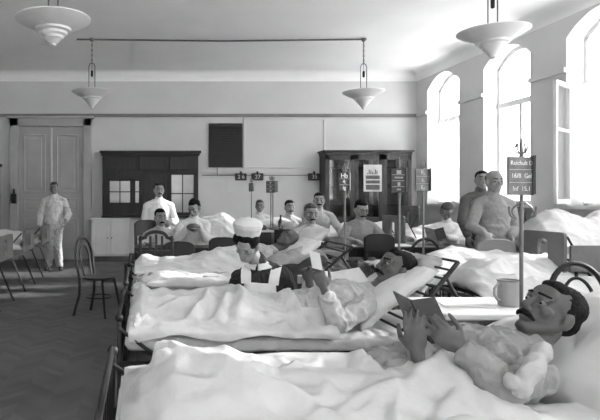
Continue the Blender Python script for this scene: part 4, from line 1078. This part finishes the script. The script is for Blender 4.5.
# small things in the far middle
t = empty('side_table', (1.66, 7.75, 0), 'small dark side table with jars beneath the slate pole', 'side table')
obj('table_top', MB().box(1.42, 1.80, 7.5, 7.85, .94, .965), 'enamel', t); obj('frame', MB().box(1.45, 1.77, 7.53, 7.82, .70, .94), 'wood_black', t)
for a in (1.46, 1.76):
    for b_ in (7.54, 7.81): obj('leg', MB().box(a-.012, a+.012, b_-.012, b_+.012, 0, .70), 'wood_black', t)
p = V((1.93, 7.9, 0))
t = empty('night_table', (1.95, 7.8, 0), 'dark night table carrying the dark bottle', 'night table')
obj('body', MB().box(1.83, 2.2, 7.6, 7.95, .05, .97), 'wood_black', t, bevel=.005); obj('door', MB().box(1.86, 2.17, 7.585, 7.6, .1, .9), 'wood_black', t)
tag(obj('bottle', MB().lathe([(.004, .97), (.033, .972), (.034, 1.08), (.013, 1.12), (.012, 1.165), (.015, 1.17), (.004, 1.172)], (1.94, 7.7, 0), 18), 'bottle', loc=(1.94, 7.7, .97)), 'dark glass bottle standing beside the moustached man', 'bottle')
for x_, lb in ((1.50, 'dark jar on the small side table, left of two'), (1.68, 'dark jar on the small side table, right of two')):
    tag(obj('jar', MB().lathe([(.004, .966), (.05, .967), (.055, .99), (.05, 1.02), (.03, 1.03), (.004, 1.035)], (x_, 7.65, 0), 18), 'bottle', loc=(x_, 7.65, .966)), lb, 'jar')
t = empty('enamel_mug', (1.90, 6.0, .95), 'white enamel mug near the bald patient on the fourth bed', 'mug'); c_ = P(316, 250, 6.0)
obj('cup', MB().lathe([(.004, c_.z), (.05, c_.z), (.052, c_.z+.125), (.048, c_.z+.125), (.046, c_.z+.01), (.004, c_.z+.008)], (c_.x, 6.0, 0), 20), 'enamel', t)
obj('handle', MB().tube([(c_.x+.05, 6, c_.z+.1), (c_.x+.085, 6, c_.z+.09), (c_.x+.08, 6, c_.z+.04), (c_.x+.05, 6, c_.z+.03)], .007, 6), 'enamel', t)
t = empty('night_table', (c_.x+.1, 6.0, 0), 'grey night table under the far enamel mug', 'night table')
obj('body', MB().box(c_.x-.12, c_.x+.3, 5.85, 6.3, .05, c_.z), 'wood_grey', t, bevel=.005); obj('door', MB().box(c_.x-.09, c_.x+.27, 5.835, 5.85, .1, c_.z-.06), 'wood_grey', t)
pillow(P(335, 245, 6.4), .16, .10, .085, RZ(10), 'dark bundle of clothes lying beside the moustached heavy man', m='suit_dark', seed=6, cat='bundle', name='clothes_bundle', group=None)

# far middle bed with white heap
iron_bed(.95, 2.0-.25, 8.35, 9.15, 'far iron bed with heaped white bedding behind the cap of the nurse')
mattress(.95, 1.75, 8.36, 9.14, .475, BZ, 'mattress of the far bed with heaped white bedding', seed=9)
blanket('bedding', .86, 1.78, 8.3, 9.15, .74, [(.8, .95), (1.0, 1.08), (1.3, 1.14), (1.55, 1.02), (1.8, .96)], 'white heaped bedding on the far bed behind the cap of the nurse', 'bedding', 'sheet', width=.4, drop=.25, amp=.03, seed=41, nx=60, ny=60, group=None)
pillow((2.05, 8.75, 1.0), .28, .2, .08, RY(-8), 'white pillow lying between the slate poles and the far moustached man', seed=42, m='sheet')

# ------------------------------------------------------------------ wooden footboard beds (left row and window row)
def board_bed(xf, dirx, y0, y1, label, group, zt=.92, zb=.60, zm=.68, L=1.95, board='wood_grey'):
    """xf: footboard plane; the bed runs away along dirx"""
    t = empty('board_bed', (xf+dirx*L/2, (y0+y1)/2, 0), label, 'bed', group)
    def fb(x, nm, zt_=zt):
        # board with a rounded slot, built as a ring between outline and slot
        yc = (y0+y1)/2; zc = (zb+zt_)/2; n = 40; hw = (y1-y0)/2; hh = (zt_-zb)/2; rings = []
        def sup(a, rx, rz, p): return (math.copysign(abs(math.cos(a))**p, math.cos(a))*rx, math.copysign(abs(math.sin(a))**p, math.sin(a))*rz)
        for xx, rx, rz, p in ((x-.014, hw, hh, .12), (x-.014, .07, hh*.62, .5), (x+.014, .07, hh*.62, .5), (x+.014, hw, hh, .12)):
            rings.append([V((xx, yc+sup(2*PI*q/n, rx, rz, p)[0], zc+sup(2*PI*q/n, rx, rz, p)[1])) for q in range(n)])
        return obj(nm, MB().rings(rings, False, True), board, t, flat=True)
    fb(xf, 'footboard'); fb(xf+dirx*L, 'headboard', zt+.15)
    for yy in (y0+.02, y1-.02):
        obj('side_rail', MB().box(min(xf, xf+dirx*L), max(xf, xf+dirx*L), yy-.012, yy+.012, zm-.13, zm-.05), board, t)
        for xx, s_ in ((xf, 1), (xf+dirx*L, -1)):
            obj('leg', MB().tube([(xx-dirx*s_*.03, yy, 0), (xx+dirx*s_*.22, yy, zm-.08)], .014, 8), 'iron', t)
            obj('strut', MB().tube([(xx+dirx*s_*.03, yy, zt-.04), (xx+dirx*s_*.27, yy, zm-.06)], .010, 8), 'iron', t)
    m_ = tag(obj('mattress', MB().box(min(xf, xf+dirx*L)+.03, max(xf, xf+dirx*L)-.03, y0+.035, y1-.035, zm-.1, zm), 'sheet', loc=(xf+dirx*L/2, (y0+y1)/2, zm-.1), bevel=.03), 'mattress of the '+' '.join(label.split()[:13]), 'mattress')
    return t
for y_, lb in ((6.75, 'left row bed cut by the left edge of the photo'), (8.25, 'left row bed with slotted board, middle one of three'), (9.75, 'left row bed with slotted board by the standing patient in pyjamas')):
    board_bed(-1.78, -1, y_, y_+.78, lb, 'board beds of the left row')
    blanket('bedding', -3.7, -1.84, y_+.04, y_+.74, .70, [(-3.7, .95), (-3.3, .86), (-2.6, .82), (-1.84, .74)], 'white bedding on the '+lb, 'bedding', 'sheet', width=.34, drop=.08, amp=.015, seed=y_*3, nx=40, ny=30, group='bedding on the left row')
wb = board_bed(4.02, 1, 5.22, 5.78, 'window row bed with a slotted grey footboard behind the near slate pole', 'board beds of the window row', zt=1.07, zb=.68)
obj('side_board', MB().box(4.05, 5.95, 5.19, 5.215, .70, .95), 'wood_grey', wb, bevel=.004)
board_bed(4.75, 1, 3.98, 4.8, 'window row bed nearest the right edge', 'board beds of the window row', zt=.98, zb=.5, L=1.5)
blanket('bedding', 4.15, 5.9, 5.25, 5.76, .75, [(4.1, .74), (4.6, .84), (5.2, .80), (5.9, .98)], 'white rumpled bedding on the window row bed with the slotted footboard', 'bedding', 'sheet', width=.36, drop=.08, amp=.035, seed=51, nx=80, ny=50, group='bedding on the window row')
board_bed(4.25, 1, 6.35, 7.1, 'window row bed behind the standing patients', 'board beds of the window row', zt=.95)
blanket('bedding', 4.7, 6.2, 6.36, 7.1, .85, [(4.6, 1.0), (5.0, 1.22), (5.4, 1.12), (5.8, 1.26), (6.2, 1.15)], 'white heaped bedding under the open window casement', 'bedding', 'sheet', width=.34, drop=.15, amp=.04, seed=53, nx=80, ny=50, group='bedding on the window row')
board_bed(4.25, 1, 8.9, 9.7, 'window row bed far behind the reader in a white gown', 'board beds of the window row', zt=1.12)
blanket('bedding', 4.4, 6.1, 8.92, 9.68, .75, [(4.3, .8), (5.0, .95), (5.5, .9), (6.1, 1.0)], 'white bedding below the half curtain at the farthest window', 'bedding', 'sheet', width=.34, drop=.1, amp=.03, seed=57, nx=60, ny=40, group='bedding on the window row')
board_bed(3.45, 1, 10.7, 11.5, 'far board bed before the tall glazed cabinet', 'board beds of the window row', zt=1.12)
blanket('bedding', 3.6, 5.3, 10.72, 11.48, .75, [(3.5, .8), (4.4, .92), (5.3, .9)], 'white bedding before the tall glazed cabinet', 'bedding', 'sheet', width=.34, drop=.1, amp=.03, seed=59, nx=60, ny=40, group='bedding on the window row')
# bed right of the night table with a patient's covered legs
iron_bed(2.45, 4.4, 3.75, 4.6, 'iron bed with rumpled white bedding right of the second bed', ft=.70)
mattress(2.45, 4.4, 3.76, 4.59, .475, BZ, 'mattress of the bed right of the second bed', seed=19)
blanket('blanket', 2.36, 4.38, 3.74, 4.6, .66, [(2.3, .78), (2.42, .86), (2.6, .90), (2.85, .84), (3.2, .74), (3.6, .76), (4.4, .74)],
        'white rumpled blanket over covered feet right of the grey cushion', m='sheet', width=.36, drop=.14, amp=.035, seed=61,
        folds=[(2.4, 4.0, .95, -.25, .8, .03, .05), (2.4, 4.15, .98, -.15, .9, .03, .05), (2.4, 4.3, 1, 0, .9, .03, .04)])
iron_bed(2.35, 4.1, 5.7-.45, 6.05-.15, 'iron bed with a pale coverlet before the grey board backed chair', ft=.72)
mattress(2.35, 4.1, 5.27, 5.88, .475, BZ, 'mattress of the bed before the grey board backed chair', seed=29)
blanket('blanket', 2.3, 4.08, 5.26, 5.9, .68, [(2.3, .74), (2.8, .76), (3.15, .87), (3.5, .84), (4.05, .80)], 'pale coverlet tented before the grey board backed chair', m='sheet', width=.3, drop=.1, amp=.03, seed=67, nx=70, ny=50)
